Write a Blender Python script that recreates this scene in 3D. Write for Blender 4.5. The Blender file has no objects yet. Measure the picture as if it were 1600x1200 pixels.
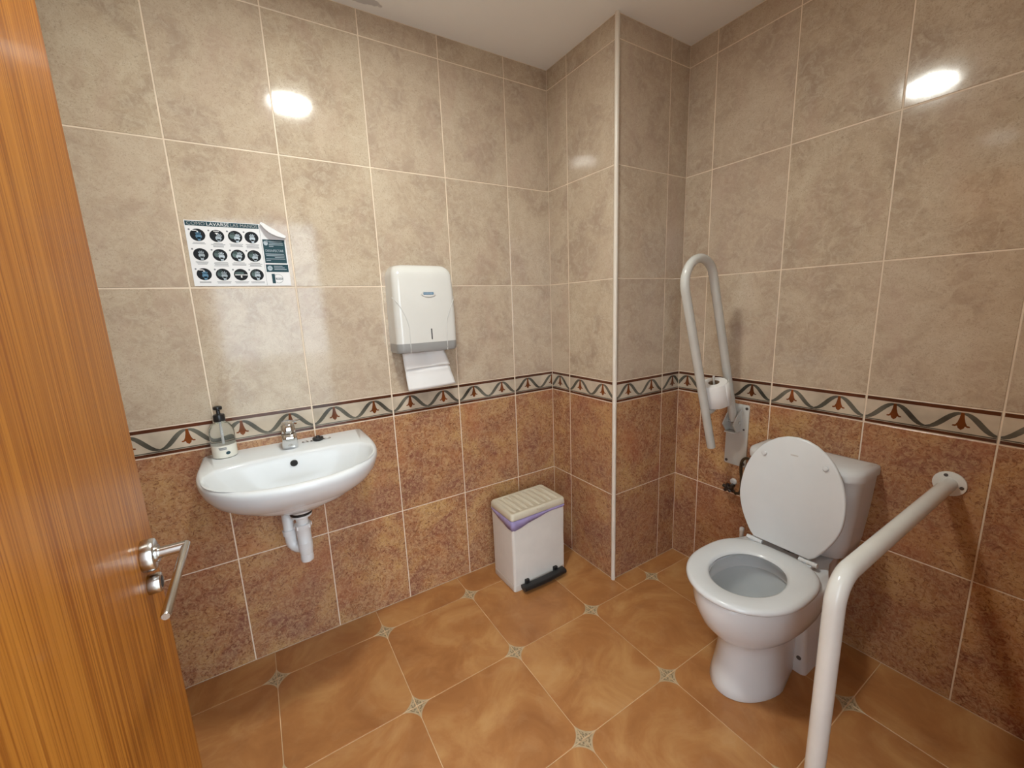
import bpy, bmesh, math, random
from mathutils import Vector, Matrix

random.seed(7)
scene = bpy.context.scene
COL = scene.collection
PI = math.pi

# ------------------------------------------------------------------ camera
F_PX = 644.83
cam_data = bpy.data.cameras.new('camera')
cam_data.sensor_fit = 'HORIZONTAL'
cam_data.sensor_width = 36.0
cam_data.lens = F_PX / 1600.0 * 36.0
cam_data.clip_start = 0.01
cam = bpy.data.objects.new('camera', cam_data)
COL.objects.link(cam)
def cam_rot(rx, ry, rz):
    return Matrix.Rotation(rz, 3, 'Z') @ Matrix.Rotation(rx, 3, 'X') @ Matrix.Rotation(ry, 3, 'Y')
_R = cam_rot(-0.18650, 0.03885, -0.55400)
_m = Matrix((_R.col[0], _R.col[2], -_R.col[1])).transposed().to_4x4()
_m.translation = Vector((-1.33685, -1.74533, 1.33070))
cam.matrix_world = _m
scene.camera = cam

# ------------------------------------------------------------------ world, light, exposure
world = bpy.data.worlds.new('world')
scene.world = world
world.use_nodes = True
wn = world.node_tree.nodes
bg = wn['Background']
bg.inputs['Color'].default_value = (0.80, 0.91, 1.0, 1)      # bright overcast daylight outside the door
bg.inputs['Strength'].default_value = 6.3
LAMP_STRENGTH = 224.0
LAMP_COLOR = (0.97, 1.0, 0.93)
LAMP_POS = (-1.015, -0.87)
scene.view_settings.view_transform = 'Standard'
scene.view_settings.look = 'None'
scene.view_settings.gamma = 1.0
scene.view_settings.use_curve_mapping = False
scene.view_settings.exposure = 0.0

# ------------------------------------------------------------------ measured room
B = 0.4494          # right wall plane x
A = 0.4522          # pier depth (pier front plane y = -A)
TW = 0.3127         # wall tile width
ZJ = [0.0, 0.439, 0.8832, 0.9802, 1.4302, 1.8802, 2.3302, 2.4172]
ZC = ZJ[-1]
YF = -1.765         # wall with the doorway
XL = -1.80          # wall behind the open door
FS = 0.39895        # floor tile
FX0, FY0 = -1.4255, -0.1454
DOOR_X0, DOOR_X1, DOOR_Z = -1.558, -0.83, 2.0

# ------------------------------------------------------------------ node helpers
def new_mat(name):
    m = bpy.data.materials.new(name)
    m.use_nodes = True
    nt = m.node_tree
    return m, nt, nt.nodes['Principled BSDF']

def nd(nt, typ, **kw):
    n = nt.nodes.new(typ)
    for k, v in kw.items():
        if k.startswith('i_'):
            n.inputs[k[2:].replace('_', ' ')].default_value = v
        else:
            setattr(n, k, v)
    return n

def lk(nt, a, b):
    nt.links.new(a, b)

def mth(nt, op, a, b=None, clamp=False):
    n = nt.nodes.new('ShaderNodeMath'); n.operation = op; n.use_clamp = clamp
    for i, v in enumerate((a, b)):
        if v is None: continue
        if isinstance(v, (int, float)): n.inputs[i].default_value = v
        else: lk(nt, v, n.inputs[i])
    return n.outputs[0]

def ramp(nt, fac, stops):
    n = nt.nodes.new('ShaderNodeValToRGB')
    e = n.color_ramp.elements
    while len(e) < len(stops): e.new(0.5)
    for el, (p, c) in zip(e, stops):
        el.position = p
        el.color = c if len(c) == 4 else (*c, 1)
    lk(nt, fac, n.inputs[0])
    return n.outputs[0]

def mix(nt, fac, a, b, blend='MIX'):
    n = nt.nodes.new('ShaderNodeMix'); n.data_type = 'RGBA'; n.blend_type = blend
    for sock, v in ((n.inputs[0], fac), (n.inputs[6], a), (n.inputs[7], b)):
        if isinstance(v, (int, float)): sock.default_value = v
        elif isinstance(v, tuple): sock.default_value = (*v, 1) if len(v) == 3 else v
        else: lk(nt, v, sock)
    return n.outputs[2]

def noise(nt, vec, scale, detail=4.0, rough=0.55, dist=0.0):
    n = nt.nodes.new('ShaderNodeTexNoise')
    n.inputs['Scale'].default_value = scale
    n.inputs['Detail'].default_value = detail
    n.inputs['Roughness'].default_value = rough
    n.inputs['Distortion'].default_value = dist
    lk(nt, vec, n.inputs['Vector'])
    return n.outputs['Fac']

def obj_vec(nt, randomize=True, scale=(1, 1, 1)):
    tc = nt.nodes.new('ShaderNodeTexCoord')
    mp = nt.nodes.new('ShaderNodeMapping')
    mp.inputs['Scale'].default_value = scale
    lk(nt, tc.outputs['Object'], mp.inputs['Vector'])
    if not randomize: return mp.outputs[0], None
    oi = nt.nodes.new('ShaderNodeObjectInfo')
    r = oi.outputs['Random']
    cb = nt.nodes.new('ShaderNodeCombineXYZ')
    lk(nt, mth(nt, 'MULTIPLY', r, 37.0), cb.inputs[0])
    lk(nt, mth(nt, 'MULTIPLY', r, 91.0), cb.inputs[1])
    lk(nt, mth(nt, 'MULTIPLY', r, 53.0), cb.inputs[2])
    ad = nt.nodes.new('ShaderNodeVectorMath'); ad.operation = 'ADD'
    lk(nt, mp.outputs[0], ad.inputs[0]); lk(nt, cb.outputs[0], ad.inputs[1])
    return ad.outputs[0], r

def bump(nt, bsdf, h, strength, dist=0.001):
    n = nt.nodes.new('ShaderNodeBump')
    n.inputs['Strength'].default_value = strength
    n.inputs['Distance'].default_value = dist
    lk(nt, h, n.inputs['Height'])
    lk(nt, n.outputs[0], bsdf.inputs['Normal'])

def simple(name, color, rough=0.4, metal=0.0, spec=0.5, var=0.03, bscale=0, bstr=0.0, coat=0.0):
    """plain material with a little procedural variation"""
    m, nt, b = new_mat(name)
    v, r = obj_vec(nt)
    n = noise(nt, v, 9.0, 3.0)
    c1 = tuple(max(0, c * (1 - var * 2)) for c in color)
    c2 = tuple(min(1, c * (1 + var)) for c in color)
    lk(nt, ramp(nt, n, [(0.3, c1), (0.7, c2)]), b.inputs['Base Color'])
    b.inputs['Roughness'].default_value = rough
    b.inputs['Metallic'].default_value = metal
    b.inputs['Specular IOR Level'].default_value = spec
    if coat: b.inputs['Coat Weight'].default_value = coat; b.inputs['Coat Roughness'].default_value = 0.05
    if bscale: bump(nt, b, noise(nt, v, bscale, 3.0), bstr)
    return m

# ------------------------------------------------------------------ materials
def mat_beige():
    m, nt, b = new_mat('beige_tile_glaze')
    v, r = obj_vec(nt)
    vst, _ = obj_vec(nt, True, (1.0, 1.0, 0.35))
    big = noise(nt, v, 6.0, 6.0, 0.62, 0.6)
    mid = noise(nt, v, 28.0, 7.0, 0.70, 1.2)
    fine = noise(nt, v, 110.0, 7.0, 0.75, 2.2)
    c = ramp(nt, big, [(0.32, (0.39, 0.30, 0.225)), (0.5, (0.49, 0.39, 0.285)), (0.68, (0.58, 0.485, 0.365))])
    c = mix(nt, mth(nt, 'MULTIPLY', ramp(nt, mid, [(0.44, (0, 0, 0)), (0.64, (1, 1, 1))]), 0.55), c, (0.63, 0.55, 0.43))
    veins = ramp(nt, fine, [(0.37, (1, 1, 1)), (0.48, (0, 0, 0))])
    c = mix(nt, mth(nt, 'MULTIPLY', veins, 0.62), c, (0.30, 0.215, 0.15))
    stain = ramp(nt, noise(nt, vst, 9.0, 4.0, 0.55, 0.6), [(0.52, (0, 0, 0)), (0.68, (1, 1, 1))])
    c = mix(nt, mth(nt, 'MULTIPLY', stain, 0.28), c, (0.47, 0.33, 0.26))
    spots = ramp(nt, noise(nt, v, 55.0, 4.0, 0.65, 1.5), [(0.24, (1, 1, 1)), (0.31, (0, 0, 0))])
    c = mix(nt, mth(nt, 'MULTIPLY', spots, 0.7), c, (0.14, 0.09, 0.06))
    c = mix(nt, mth(nt, 'MULTIPLY', r, 0.25), c, (0.50, 0.385, 0.32))
    lk(nt, c, b.inputs['Base Color'])
    b.inputs['Roughness'].default_value = 0.09
    bump(nt, b, noise(nt, v, 14.0, 2.0), 0.05, 0.004)
    return m

def mat_terra():
    m, nt, b = new_mat('terracotta_tile_glaze')
    v, r = obj_vec(nt)
    big = noise(nt, v, 6.5, 5.0, 0.6, 0.6)
    mid = noise(nt, v, 38.0, 7.0, 0.75, 1.8)
    fine = noise(nt, v, 70.0, 6.0, 0.74, 1.6)
    c = ramp(nt, big, [(0.34, (0.27, 0.115, 0.075)), (0.5, (0.40, 0.185, 0.085)), (0.64, (0.53, 0.31, 0.125))])
    c = mix(nt, mth(nt, 'MULTIPLY', ramp(nt, mid, [(0.44, (0, 0, 0)), (0.58, (1, 1, 1))]), 0.62), c, (0.62, 0.41, 0.225))
    dk = ramp(nt, fine, [(0.39, (1, 1, 1)), (0.49, (0, 0, 0))])
    c = mix(nt, mth(nt, 'MULTIPLY', dk, 0.82), c, (0.16, 0.055, 0.028))
    red = ramp(nt, noise(nt, v, 4.0, 3.0, 0.5, 0.3), [(0.55, (0, 0, 0)), (0.72, (1, 1, 1))])
    c = mix(nt, mth(nt, 'MULTIPLY', red, 0.40), c, (0.46, 0.14, 0.065))
    c = mix(nt, mth(nt, 'MULTIPLY', r, 0.28), c, (0.27, 0.13, 0.085))
    lk(nt, c, b.inputs['Base Color'])
    b.inputs['Roughness'].default_value = 0.20
    b.inputs['Specular IOR Level'].default_value = 0.35
    bump(nt, b, mid, 0.15, 0.0015)
    return m

def mat_floor():
    m, nt, b = new_mat('floor_tile_glaze')
    tc = nt.nodes.new('ShaderNodeTexCoord')
    v, r = obj_vec(nt)
    sx = nt.nodes.new('ShaderNodeSeparateXYZ'); lk(nt, tc.outputs['Object'], sx.inputs[0])
    big = noise(nt, v, 4.5, 5.0, 0.6, 0.8)
    mid = noise(nt, v, 14.0, 5.0, 0.6, 0.6)
    c = ramp(nt, big, [(0.30, (0.33, 0.135, 0.045)), (0.5, (0.42, 0.185, 0.062)), (0.66, (0.52, 0.27, 0.10)), (0.82, (0.58, 0.34, 0.15))])
    c = mix(nt, mth(nt, 'MULTIPLY', ramp(nt, mid, [(0.5, (0, 0, 0)), (0.75, (1, 1, 1))]), 0.25), c, (0.60, 0.36, 0.17))
    # rounded corners: outside the corner arc the tile is cream with a small leaf print
    H = FS / 2; RAD = 0.062
    ax = mth(nt, 'MAXIMUM', mth(nt, 'SUBTRACT', mth(nt, 'ABSOLUTE', sx.outputs[0]), H - RAD), 0.0)
    ay = mth(nt, 'MAXIMUM', mth(nt, 'SUBTRACT', mth(nt, 'ABSOLUTE', sx.outputs[1]), H - RAD), 0.0)
    d = mth(nt, 'SUBTRACT', mth(nt, 'SQRT', mth(nt, 'ADD', mth(nt, 'MULTIPLY', ax, ax), mth(nt, 'MULTIPLY', ay, ay))), RAD)
    corner = mth(nt, 'MULTIPLY', mth(nt, 'ADD', d, 0.0005), 900.0, True)
    inner = mth(nt, 'MULTIPLY', mth(nt, 'SUBTRACT', d, 0.0045), 900.0, True)
    cream = ramp(nt, noise(nt, v, 60.0, 3.0), [(0.3, (0.44, 0.33, 0.20)), (0.7, (0.54, 0.42, 0.265))])
    vo = nt.nodes.new('ShaderNodeTexVoronoi'); vo.inputs['Scale'].default_value = 150.0
    lk(nt, tc.outputs['Object'], vo.inputs['Vector'])
    dots = ramp(nt, vo.outputs['Distance'], [(0.40, (1, 1, 1)), (0.52, (0, 0, 0))])
    cream2 = mix(nt, mth(nt, 'MULTIPLY', mth(nt, 'MULTIPLY', dots, inner), 0.75), cream, (0.17, 0.125, 0.065))
    c = mix(nt, corner, c, cream2)
    lk(nt, c, b.inputs['Base Color'])
    b.inputs['Roughness'].default_value = 0.33
    b.inputs['Specular IOR Level'].default_value = 0.4
    bump(nt, b, noise(nt, v, 25.0, 3.0), 0.08, 0.002)
    return m

def mat_wood():
    m, nt, b = new_mat('varnished_orange_wood')
    v, _ = obj_vec(nt, False, (1, 1, 0.007))
    v2, _ = obj_vec(nt, False, (1, 1, 0.015))
    g = noise(nt, v, 230.0, 3.0, 0.6, 0.3)
    g2 = noise(nt, v2, 60.0, 3.0, 0.55, 0.25)
    c = ramp(nt, g2, [(0.32, (0.33, 0.115, 0.015)), (0.68, (0.44, 0.172, 0.025))])
    st = ramp(nt, g, [(0.40, (1, 1, 1)), (0.56, (0, 0, 0))])
    c = mix(nt, mth(nt, 'MULTIPLY', st, 0.80), c, (0.21, 0.06, 0.008))
    lk(nt, c, b.inputs['Base Color'])
    b.inputs['Roughness'].default_value = 0.38
    b.inputs['Specular IOR Level'].default_value = 0.08
    b.inputs['Coat Weight'].default_value = 0.06
    b.inputs['Coat Roughness'].default_value = 0.10
    bump(nt, b, g, 0.10, 0.0006)
    return m

def mat_ceiling():
    m, nt, b = new_mat('ceiling_paint')
    tc = nt.nodes.new('ShaderNodeTexCoord')
    n = noise(nt, tc.outputs['Object'], 3.0, 4.0)
    c = ramp(nt, n, [(0.3, (0.89, 0.90, 0.90)), (0.7, (0.92, 0.93, 0.93))])
    # a grey flaked patch over the washbasin
    mp = nt.nodes.new('ShaderNodeMapping')
    mp.inputs['Location'].default_value = (0.86 * 6.5, 0.055 * 22, -ZC)
    mp.inputs['Scale'].default_value = (6.5, 22, 1)
    lk(nt, tc.outputs['Object'], mp.inputs['Vector'])
    ln = nt.nodes.new('ShaderNodeVectorMath'); ln.operation = 'LENGTH'; lk(nt, mp.outputs[0], ln.inputs[0])
    dd = mth(nt, 'ADD', ln.outputs['Value'], mth(nt, 'MULTIPLY', mth(nt, 'SUBTRACT', noise(nt, tc.outputs['Object'], 40.0, 3.0), 0.5), 0.5))
    st = ramp(nt, dd, [(0.42, (1, 1, 1)), (0.5, (0, 0, 0))])
    c = mix(nt, mth(nt, 'MULTIPLY', st, 0.55), c, (0.30, 0.28, 0.29))
    lk(nt, c, b.inputs['Base Color'])
    b.inputs['Roughness'].default_value = 0.7
    bump(nt, b, noise(nt, tc.outputs['Object'], 160.0, 2.0), 0.1, 0.001)
    return m

M = {}
M['beige'] = mat_beige()
M['terra'] = mat_terra()
M['floor'] = mat_floor()
M['wood'] = mat_wood()
M['ceiling'] = mat_ceiling()
M['grout'] = simple('cream_grout', (0.80, 0.67, 0.53), 0.5, var=0.06)
M['floor_grout'] = simple('floor_grout', (0.68, 0.46, 0.26), 0.7, var=0.15)
M['border_cream'] = simple('border_cream_glaze', (0.57, 0.48, 0.375), 0.12, var=0.14)
M['border_brown'] = simple('border_brown_print', (0.10, 0.032, 0.016), 0.15, var=0.25)
M['border_grey'] = simple('border_grey_green_print', (0.125, 0.118, 0.095), 0.15, var=0.35)
M['border_tulip'] = simple('border_russet_print', (0.19, 0.052, 0.014), 0.15, var=0.3)
M['trim_white'] = simple('white_corner_trim', (0.74, 0.68, 0.60), 0.3)
M['porcelain'] = simple('white_porcelain', (0.715, 0.735, 0.75), 0.13, var=0.015, spec=0.3)
M['seat'] = simple('white_seat_plastic', (0.70, 0.73, 0.75), 0.20, var=0.015)
M['pvc'] = simple('white_pvc', (0.72, 0.73, 0.74), 0.28, var=0.02)
M['enamel'] = simple('white_enamelled_tube', (0.74, 0.745, 0.72), 0.16, var=0.03)
M['enamel_grey'] = simple('greyish_enamel', (0.56, 0.56, 0.53), 0.22, var=0.04)
M['chrome'] = simple('polished_chrome', (0.72, 0.73, 0.74), 0.06, 1.0)
M['steel'] = simple('brushed_steel', (0.55, 0.54, 0.52), 0.22, 1.0, var=0.06)
M['black'] = simple('black_plastic', (0.012, 0.012, 0.013), 0.32)
M['dark'] = simple('dark_hole', (0.02, 0.02, 0.022), 0.6)
M['grey_plastic'] = simple('grey_plastic', (0.33, 0.33, 0.325), 0.3)
M['disp_white'] = simple('white_glossy_plastic', (0.67, 0.66, 0.63), 0.14, var=0.012)
M['groove'] = simple('moulded_groove_grey', (0.56, 0.555, 0.54), 0.35)
M['bin_white'] = simple('bin_white_plastic', (0.72, 0.695, 0.65), 0.35, var=0.03)
M['bin_cream'] = simple('bin_cream_plastic', (0.64, 0.59, 0.47), 0.35, var=0.03)
M['liner'] = simple('lilac_bin_liner', (0.40, 0.34, 0.62), 0.25, var=0.2, bscale=60, bstr=0.4)
M['paper'] = simple('white_paper', (0.80, 0.79, 0.78), 0.85, var=0.02, spec=0.1)
M['poster_white'] = simple('poster_paper', (0.78, 0.78, 0.80), 0.55, spec=0.2, var=0.01)
M['poster_teal'] = simple('poster_teal_ink', (0.022, 0.062, 0.080), 0.55, spec=0.2)
M['poster_black'] = simple('poster_black_ink', (0.008, 0.010, 0.013), 0.55, spec=0.2)
M['poster_hand'] = simple('poster_pale_blue_ink', (0.46, 0.54, 0.61), 0.55, spec=0.2, var=0.2)
M['poster_blue'] = simple('poster_blue_ink', (0.10, 0.21, 0.32), 0.55, spec=0.2, var=0.2)
M['poster_green'] = simple('poster_grey_green_ink', (0.10, 0.15, 0.15), 0.55, spec=0.2, var=0.2)
M['poster_text'] = simple('poster_grey_text', (0.19, 0.20, 0.22), 0.4)
M['blue_logo'] = simple('blue_logo_print', (0.05, 0.16, 0.28), 0.3)
M['soap'] = simple('milky_soap', (0.80, 0.78, 0.69), 0.2)
M['metal_dark'] = simple('tarnished_metal', (0.055, 0.045, 0.04), 0.35, 0.6, var=0.3)
M['hose'] = simple('braided_hose', (0.14, 0.11, 0.07), 0.35, 0.6, var=0.3, bscale=300, bstr=0.6)
M['outside'] = simple('pale_paving', (0.45, 0.42, 0.38), 0.8, var=0.1)
M['plaster'] = simple('white_plaster', (0.62, 0.60, 0.57), 0.8, var=0.03)
M['screw'] = simple('screw_head_grey', (0.10, 0.09, 0.085), 0.4, 0.6)
M['cardboard'] = simple('cardboard', (0.30, 0.20, 0.12), 0.9)

def mat_clear():
    m, nt, b = new_mat('clear_plastic')
    v, r = obj_vec(nt)
    lk(nt, ramp(nt, noise(nt, v, 8.0), [(0.3, (0.93, 0.94, 0.92)), (0.7, (0.98, 0.98, 0.97))]), b.inputs['Base Color'])
    b.inputs['Roughness'].default_value = 0.04
    b.inputs['Transmission Weight'].default_value = 1.0
    b.inputs['IOR'].default_value = 1.2
    return m
M['clear'] = mat_clear()
def mat_water():
    m, nt, b = new_mat('toilet_water')
    v, r = obj_vec(nt)
    lk(nt, ramp(nt, noise(nt, v, 8.0), [(0.3, (0.80, 0.88, 0.86)), (0.7, (0.86, 0.92, 0.90))]), b.inputs['Base Color'])
    b.inputs['Roughness'].default_value = 0.01
    b.inputs['Transmission Weight'].default_value = 0.9
    b.inputs['IOR'].default_value = 1.33
    return m
M['water'] = mat_water()
def mat_lamp():
    m, nt, b = new_mat('lit_lamp_glass')
    b.inputs['Base Color'].default_value = (0.8, 0.8, 0.78, 1)
    b.inputs['Emission Color'].default_value = (*LAMP_COLOR, 1)
    b.inputs['Emission Strength'].default_value = LAMP_STRENGTH
    return m
M['lamp'] = mat_lamp()

# ------------------------------------------------------------------ mesh helpers
def mesh_obj(name, verts, faces, mats, parent=None, smooth=False, midx=None, loc=None, rot=None, smooth_angle=None):
    me = bpy.data.meshes.new(name)
    me.from_pydata([tuple(v) for v in verts], [], [tuple(f) for f in faces])
    if not isinstance(mats, (list, tuple)): mats = [mats]
    for mm in mats: me.materials.append(M[mm])
    if midx: me.polygons.foreach_set('material_index', midx)
    bm = bmesh.new(); bm.from_mesh(me)
    if smooth_angle is None and not midx:
        bmesh.ops.recalc_face_normals(bm, faces=bm.faces)
    if smooth:
        lim = math.radians(smooth_angle or 38)
        for f in bm.faces: f.smooth = True
        for e in bm.edges:
            if len(e.link_faces) == 2 and e.calc_face_angle(0) > lim: e.smooth = False
    bm.to_mesh(me); bm.free()
    return link_obj(name, me, parent, loc, rot)

def link_obj(name, me, parent=None, loc=None, rot=None):
    o = bpy.data.objects.new(name, me)
    COL.objects.link(o)
    if parent: o.parent = parent
    if loc is not None: o.location = loc
    if rot is not None: o.rotation_euler = rot
    return o

class MB:
    """collects shapes into one mesh"""
    def __init__(s): s.v = []; s.f = []; s.m = []
    def add(s, verts, faces, mi=0):
        o = len(s.v); s.v += [Vector(p) for p in verts]
        s.f += [tuple(i + o for i in f) for f in faces]; s.m += [mi] * len(faces)
        return s
    def box(s, lo, hi, mi=0, bev=0.0, seg=2):
        bm = bmesh.new(); bmesh.ops.create_cube(bm, size=1)
        c = [(a + b) / 2 for a, b in zip(lo, hi)]; d = [b - a for a, b in zip(lo, hi)]
        for p in bm.verts: p.co = Vector([c[i] + p.co[i] * d[i] for i in range(3)])
        if bev: bmesh.ops.bevel(bm, geom=bm.edges[:], offset=bev, segments=seg, profile=0.5, affect='EDGES')
        bm.verts.index_update()
        s.add([p.co.copy() for p in bm.verts], [[p.index for p in f.verts] for f in bm.faces], mi); bm.free()
        return s
    def loft(s, rings, cap0=True, cap1=True, closed=True, mi=0):
        n = len(rings[0]); o = len(s.v); f = []
        v = [p for r in rings for p in r]
        for i in range(len(rings) - 1):
            for j in range(n if closed else n - 1):
                k = (j + 1) % n
                f.append((i * n + j, i * n + k, (i + 1) * n + k, (i + 1) * n + j))
        if cap0: f.append(tuple(reversed(range(n))))
        if cap1: f.append(tuple(range((len(rings) - 1) * n, len(rings) * n)))
        return s.add(v, f, mi)
    def tube(s, pts, r, seg=14, cap=True, mi=0):
        pts = [Vector(p) for p in pts]; rings = []
        rr = r if isinstance(r, (list, tuple)) else [r] * len(pts)
        t0 = (pts[1] - pts[0]).normalized()
        nrm = t0.orthogonal().normalized()
        for i, p in enumerate(pts):
            if i == 0: t = t0
            elif i == len(pts) - 1: t = (pts[i] - pts[i - 1]).normalized()
            else: t = ((pts[i + 1] - p).normalized() + (p - pts[i - 1]).normalized()).normalized()
            nrm = (nrm - t * nrm.dot(t)).normalized()
            bn = t.cross(nrm)
            rings.append([p + (nrm * math.cos(a) + bn * math.sin(a)) * rr[i] for a in (2 * PI * j / seg for j in range(seg))])
        return s.loft(rings, cap, cap, mi=mi)
    def lathe(s, prof, seg=28, axis='Z', origin=(0, 0, 0), cap=True, mi=0):
        rings = []
        for r, h in prof:
            ring = []
            for j in range(seg):
                a = 2 * PI * j / seg; c, d = r * math.cos(a), r * math.sin(a)
                p = {'Z': (c, d, h), 'Y': (d, h, c), 'X': (h, c, d)}[axis]
                ring.append(Vector(p) + Vector(origin))
            rings.append(ring)
        return s.loft(rings, cap, cap, mi=mi)
    def prism(s, poly, y0, y1, mi=0, plane='XZ'):
        """extrude a 2D outline between two depths"""
        def P(a, b, d): return {'XZ': (a, d, b), 'XY': (a, b, d), 'YZ': (d, a, b)}[plane]
        n = len(poly)
        return s.loft([[P(a, b, y0) for a, b in poly], [P(a, b, y1) for a, b in poly]], mi=mi)
    def xform(s, mat, start=0):
        for i in range(start, len(s.v)): s.v[i] = mat @ s.v[i]
        return s
    def obj(s, name, mats, parent=None, smooth=True, ang=38, **kw):
        multi = isinstance(mats, (list, tuple)) and len(mats) > 1
        me = bpy.data.meshes.new(name)
        me.from_pydata([tuple(p) for p in s.v], [], s.f)
        for mm in (mats if isinstance(mats, (list, tuple)) else [mats]): me.materials.append(M[mm])
        if multi: me.polygons.foreach_set('material_index', s.m)
        bm = bmesh.new(); bm.from_mesh(me)
        bmesh.ops.recalc_face_normals(bm, faces=bm.faces)
        if smooth:
            lim = math.radians(ang)
            for f in bm.faces: f.smooth = True
            for e in bm.edges:
                if len(e.link_faces) == 2 and e.calc_face_angle(0) > lim: e.smooth = False
        bm.to_mesh(me); bm.free()
        return link_obj(name, me, parent, kw.get('loc'), kw.get('rot'))

def thing(name, label, cat, loc=(0, 0, 0), rot=(0, 0, 0), group=None):
    o = bpy.data.objects.new(name, None); COL.objects.link(o)
    o.empty_display_size = 0.05
    o.location = loc; o.rotation_euler = rot
    tag(o, label, cat, group)
    return o
def tag(o, label, cat, group=None):
    o['label'] = label; o['category'] = cat
    if group: o['group'] = group
    return o
def struct(o, label=None):
    o['kind'] = 'structure'
    if label: o['label'] = label
    return o

def rrect(w, h, r, n=5, cx=0, cy=0):
    """rounded rectangle outline, counter-clockwise"""
    out = []
    for sx, sy, a0 in ((1, 1, 0), (-1, 1, 90), (-1, -1, 180), (1, -1, 270)):
        for i in range(n + 1):
            a = math.radians(a0 + 90 * i / n)
            out.append((cx + sx * (w / 2 - r) + r * math.cos(a), cy + sy * (h / 2 - r) + r * math.sin(a)))
    return out

def arc(c, r, a0, a1, n):
    return [(c[0] + r * math.cos(math.radians(a0 + (a1 - a0) * i / n)), c[1] + r * math.sin(math.radians(a0 + (a1 - a0) * i / n))) for i in range(n + 1)]

def text_polys(s, size, align='LEFT'):
    """letter shapes as a flat mesh (verts, faces) in XY"""
    cu = bpy.data.curves.new('t', 'FONT'); cu.body = s; cu.size = size; cu.align_x = align; cu.resolution_u = 3
    o = bpy.data.objects.new('t', cu); COL.objects.link(o)
    dg = bpy.context.evaluated_depsgraph_get(); dg.update()
    me = o.evaluated_get(dg).to_mesh()
    v = [p.co.copy() for p in me.vertices]; f = [tuple(p.vertices) for p in me.polygons]
    o.evaluated_get(dg).to_mesh_clear()
    bpy.data.objects.remove(o); bpy.data.curves.remove(cu)
    return v, f

# ------------------------------------------------------------------ the setting
GAP = 0.0021     # half of a joint
DEEP = 0.0012    # how far the grout lies behind the tile face
_tile_cache = {}
def tile_mesh(du, dz, mat, thick=0.007, bev=0.0012):
    key = (round(du, 4), round(dz, 4), mat)
    if key in _tile_cache: return _tile_cache[key]
    x, z = du / 2, dz / 2
    v = [(-x, 0.0007, -z), (x, 0.0007, -z), (x, 0.0007, z), (-x, 0.0007, z),
         (-x + bev, 0, -z + bev), (x - bev, 0, -z + bev), (x - bev, 0, z - bev), (-x + bev, 0, z - bev),
         (-x, thick, -z), (x, thick, -z), (x, thick, z), (-x, thick, z)]
    f = [(4, 5, 6, 7), (0, 1, 5, 4), (1, 2, 6, 5), (2, 3, 7, 6), (3, 0, 4, 7),
         (8, 9, 1, 0), (9, 10, 2, 1), (10, 11, 3, 2), (11, 8, 0, 3)]
    me = bpy.data.meshes.new('tile'); me.from_pydata(v, [], f); me.materials.append(M[mat])
    _tile_cache[key] = me
    return me

def clip_x(poly, x0, x1):
    for lim, sgn in ((x0, 1), (x1, -1)):
        out = []
        for i in range(len(poly)):
            p, q = poly[i], poly[(i + 1) % len(poly)]
            ip, iq = (p[0] - lim) * sgn >= 0, (q[0] - lim) * sgn >= 0
            if ip: out.append(p)
            if ip != iq:
                t = (lim - p[0]) / (q[0] - p[0]); out.append((lim, p[1] + t * (q[1] - p[1])))
        poly = out
        if len(poly) < 3: return []
    return poly

TULIP = [(-0.0035, 0.30), (-0.0055, 0.12), (-0.0085, -0.02), (-0.0125, -0.11), (-0.0185, -0.125), (-0.0195, -0.165), (-0.0135, -0.175),
         (-0.0085, -0.145), (-0.0065, -0.215), (0, -0.275), (0.0065, -0.215), (0.0085, -0.145), (0.0135, -0.175), (0.0195, -0.165),
         (0.0185, -0.125), (0.0125, -0.11), (0.0085, -0.02), (0.0055, 0.12), (0.0035, 0.30)]
def border_mesh(u0, u1, dz, phase):
    """patterned border tile; u measured from a joint with the ribbon valley on it"""
    key = ('b', round(u0, 4), round(u1, 4))
    if key in _tile_cache: return _tile_cache[key]
    du = u1 - u0; base = tile_mesh(du, dz, 'border_cream')
    v = [tuple(p.co) for p in base.vertices]; f = [tuple(p.vertices) for p in base.polygons]; mi = [0] * len(f)
    xm = (u0 + u1) / 2; e = 0.0013
    def put(poly, m, y=-0.00015):
        poly = clip_x(poly, u0 + e, u1 - e)
        if not poly: return
        o = len(v)
        v.extend((p[0] - xm, y, p[1]) for p in poly); f.append(tuple(range(o, o + len(poly)))); mi.append(m)
    zt = dz / 2
    def band(a, b, m, y=-0.00015): put([(u0, (a - .5) * dz), (u1, (a - .5) * dz), (u1, (b - .5) * dz), (u0, (b - .5) * dz)], m, y)
    band(0.868, 0.99, 1); band(0.02, 0.118, 1); band(0.132, 0.172, 2)
    P = TW / 2; N = 16
    k0 = math.floor(u0 / P) - 1; k1 = math.ceil(u1 / P) + 1
    for k in range(k0, k1):
        for i in range(N):
            pts = []
            for ii in (i, i + 1):
                t = ii / N; u = (k + t) * P
                z = (0.505 - 0.295 * math.cos(2 * PI * t) - .5) * dz
                th = (0.026 + 0.092 * abs(math.sin(2 * PI * t)) ** 1.3) * dz
                pts.append((u, z, th))
            (ua, za, ta), (ub, zb, tb) = pts
            put([(ua, za - ta), (ub, zb - tb), (ub, zb + tb), (ua, za + ta)], 2, -0.0002)
        c = (k + .5) * P
        put([(c + x, (zz + 0.015) * dz + 0.001) for x, zz in reversed(TULIP)], 3, -0.00025)
    me = bpy.data.meshes.new('border_tile'); me.from_pydata(v, [], f)
    for n in ('border_cream', 'border_brown', 'border_grey', 'border_tulip'): me.materials.append(M[n])
    me.polygons.foreach_set('material_index', mi)
    _tile_cache[key] = me
    return me

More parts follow.
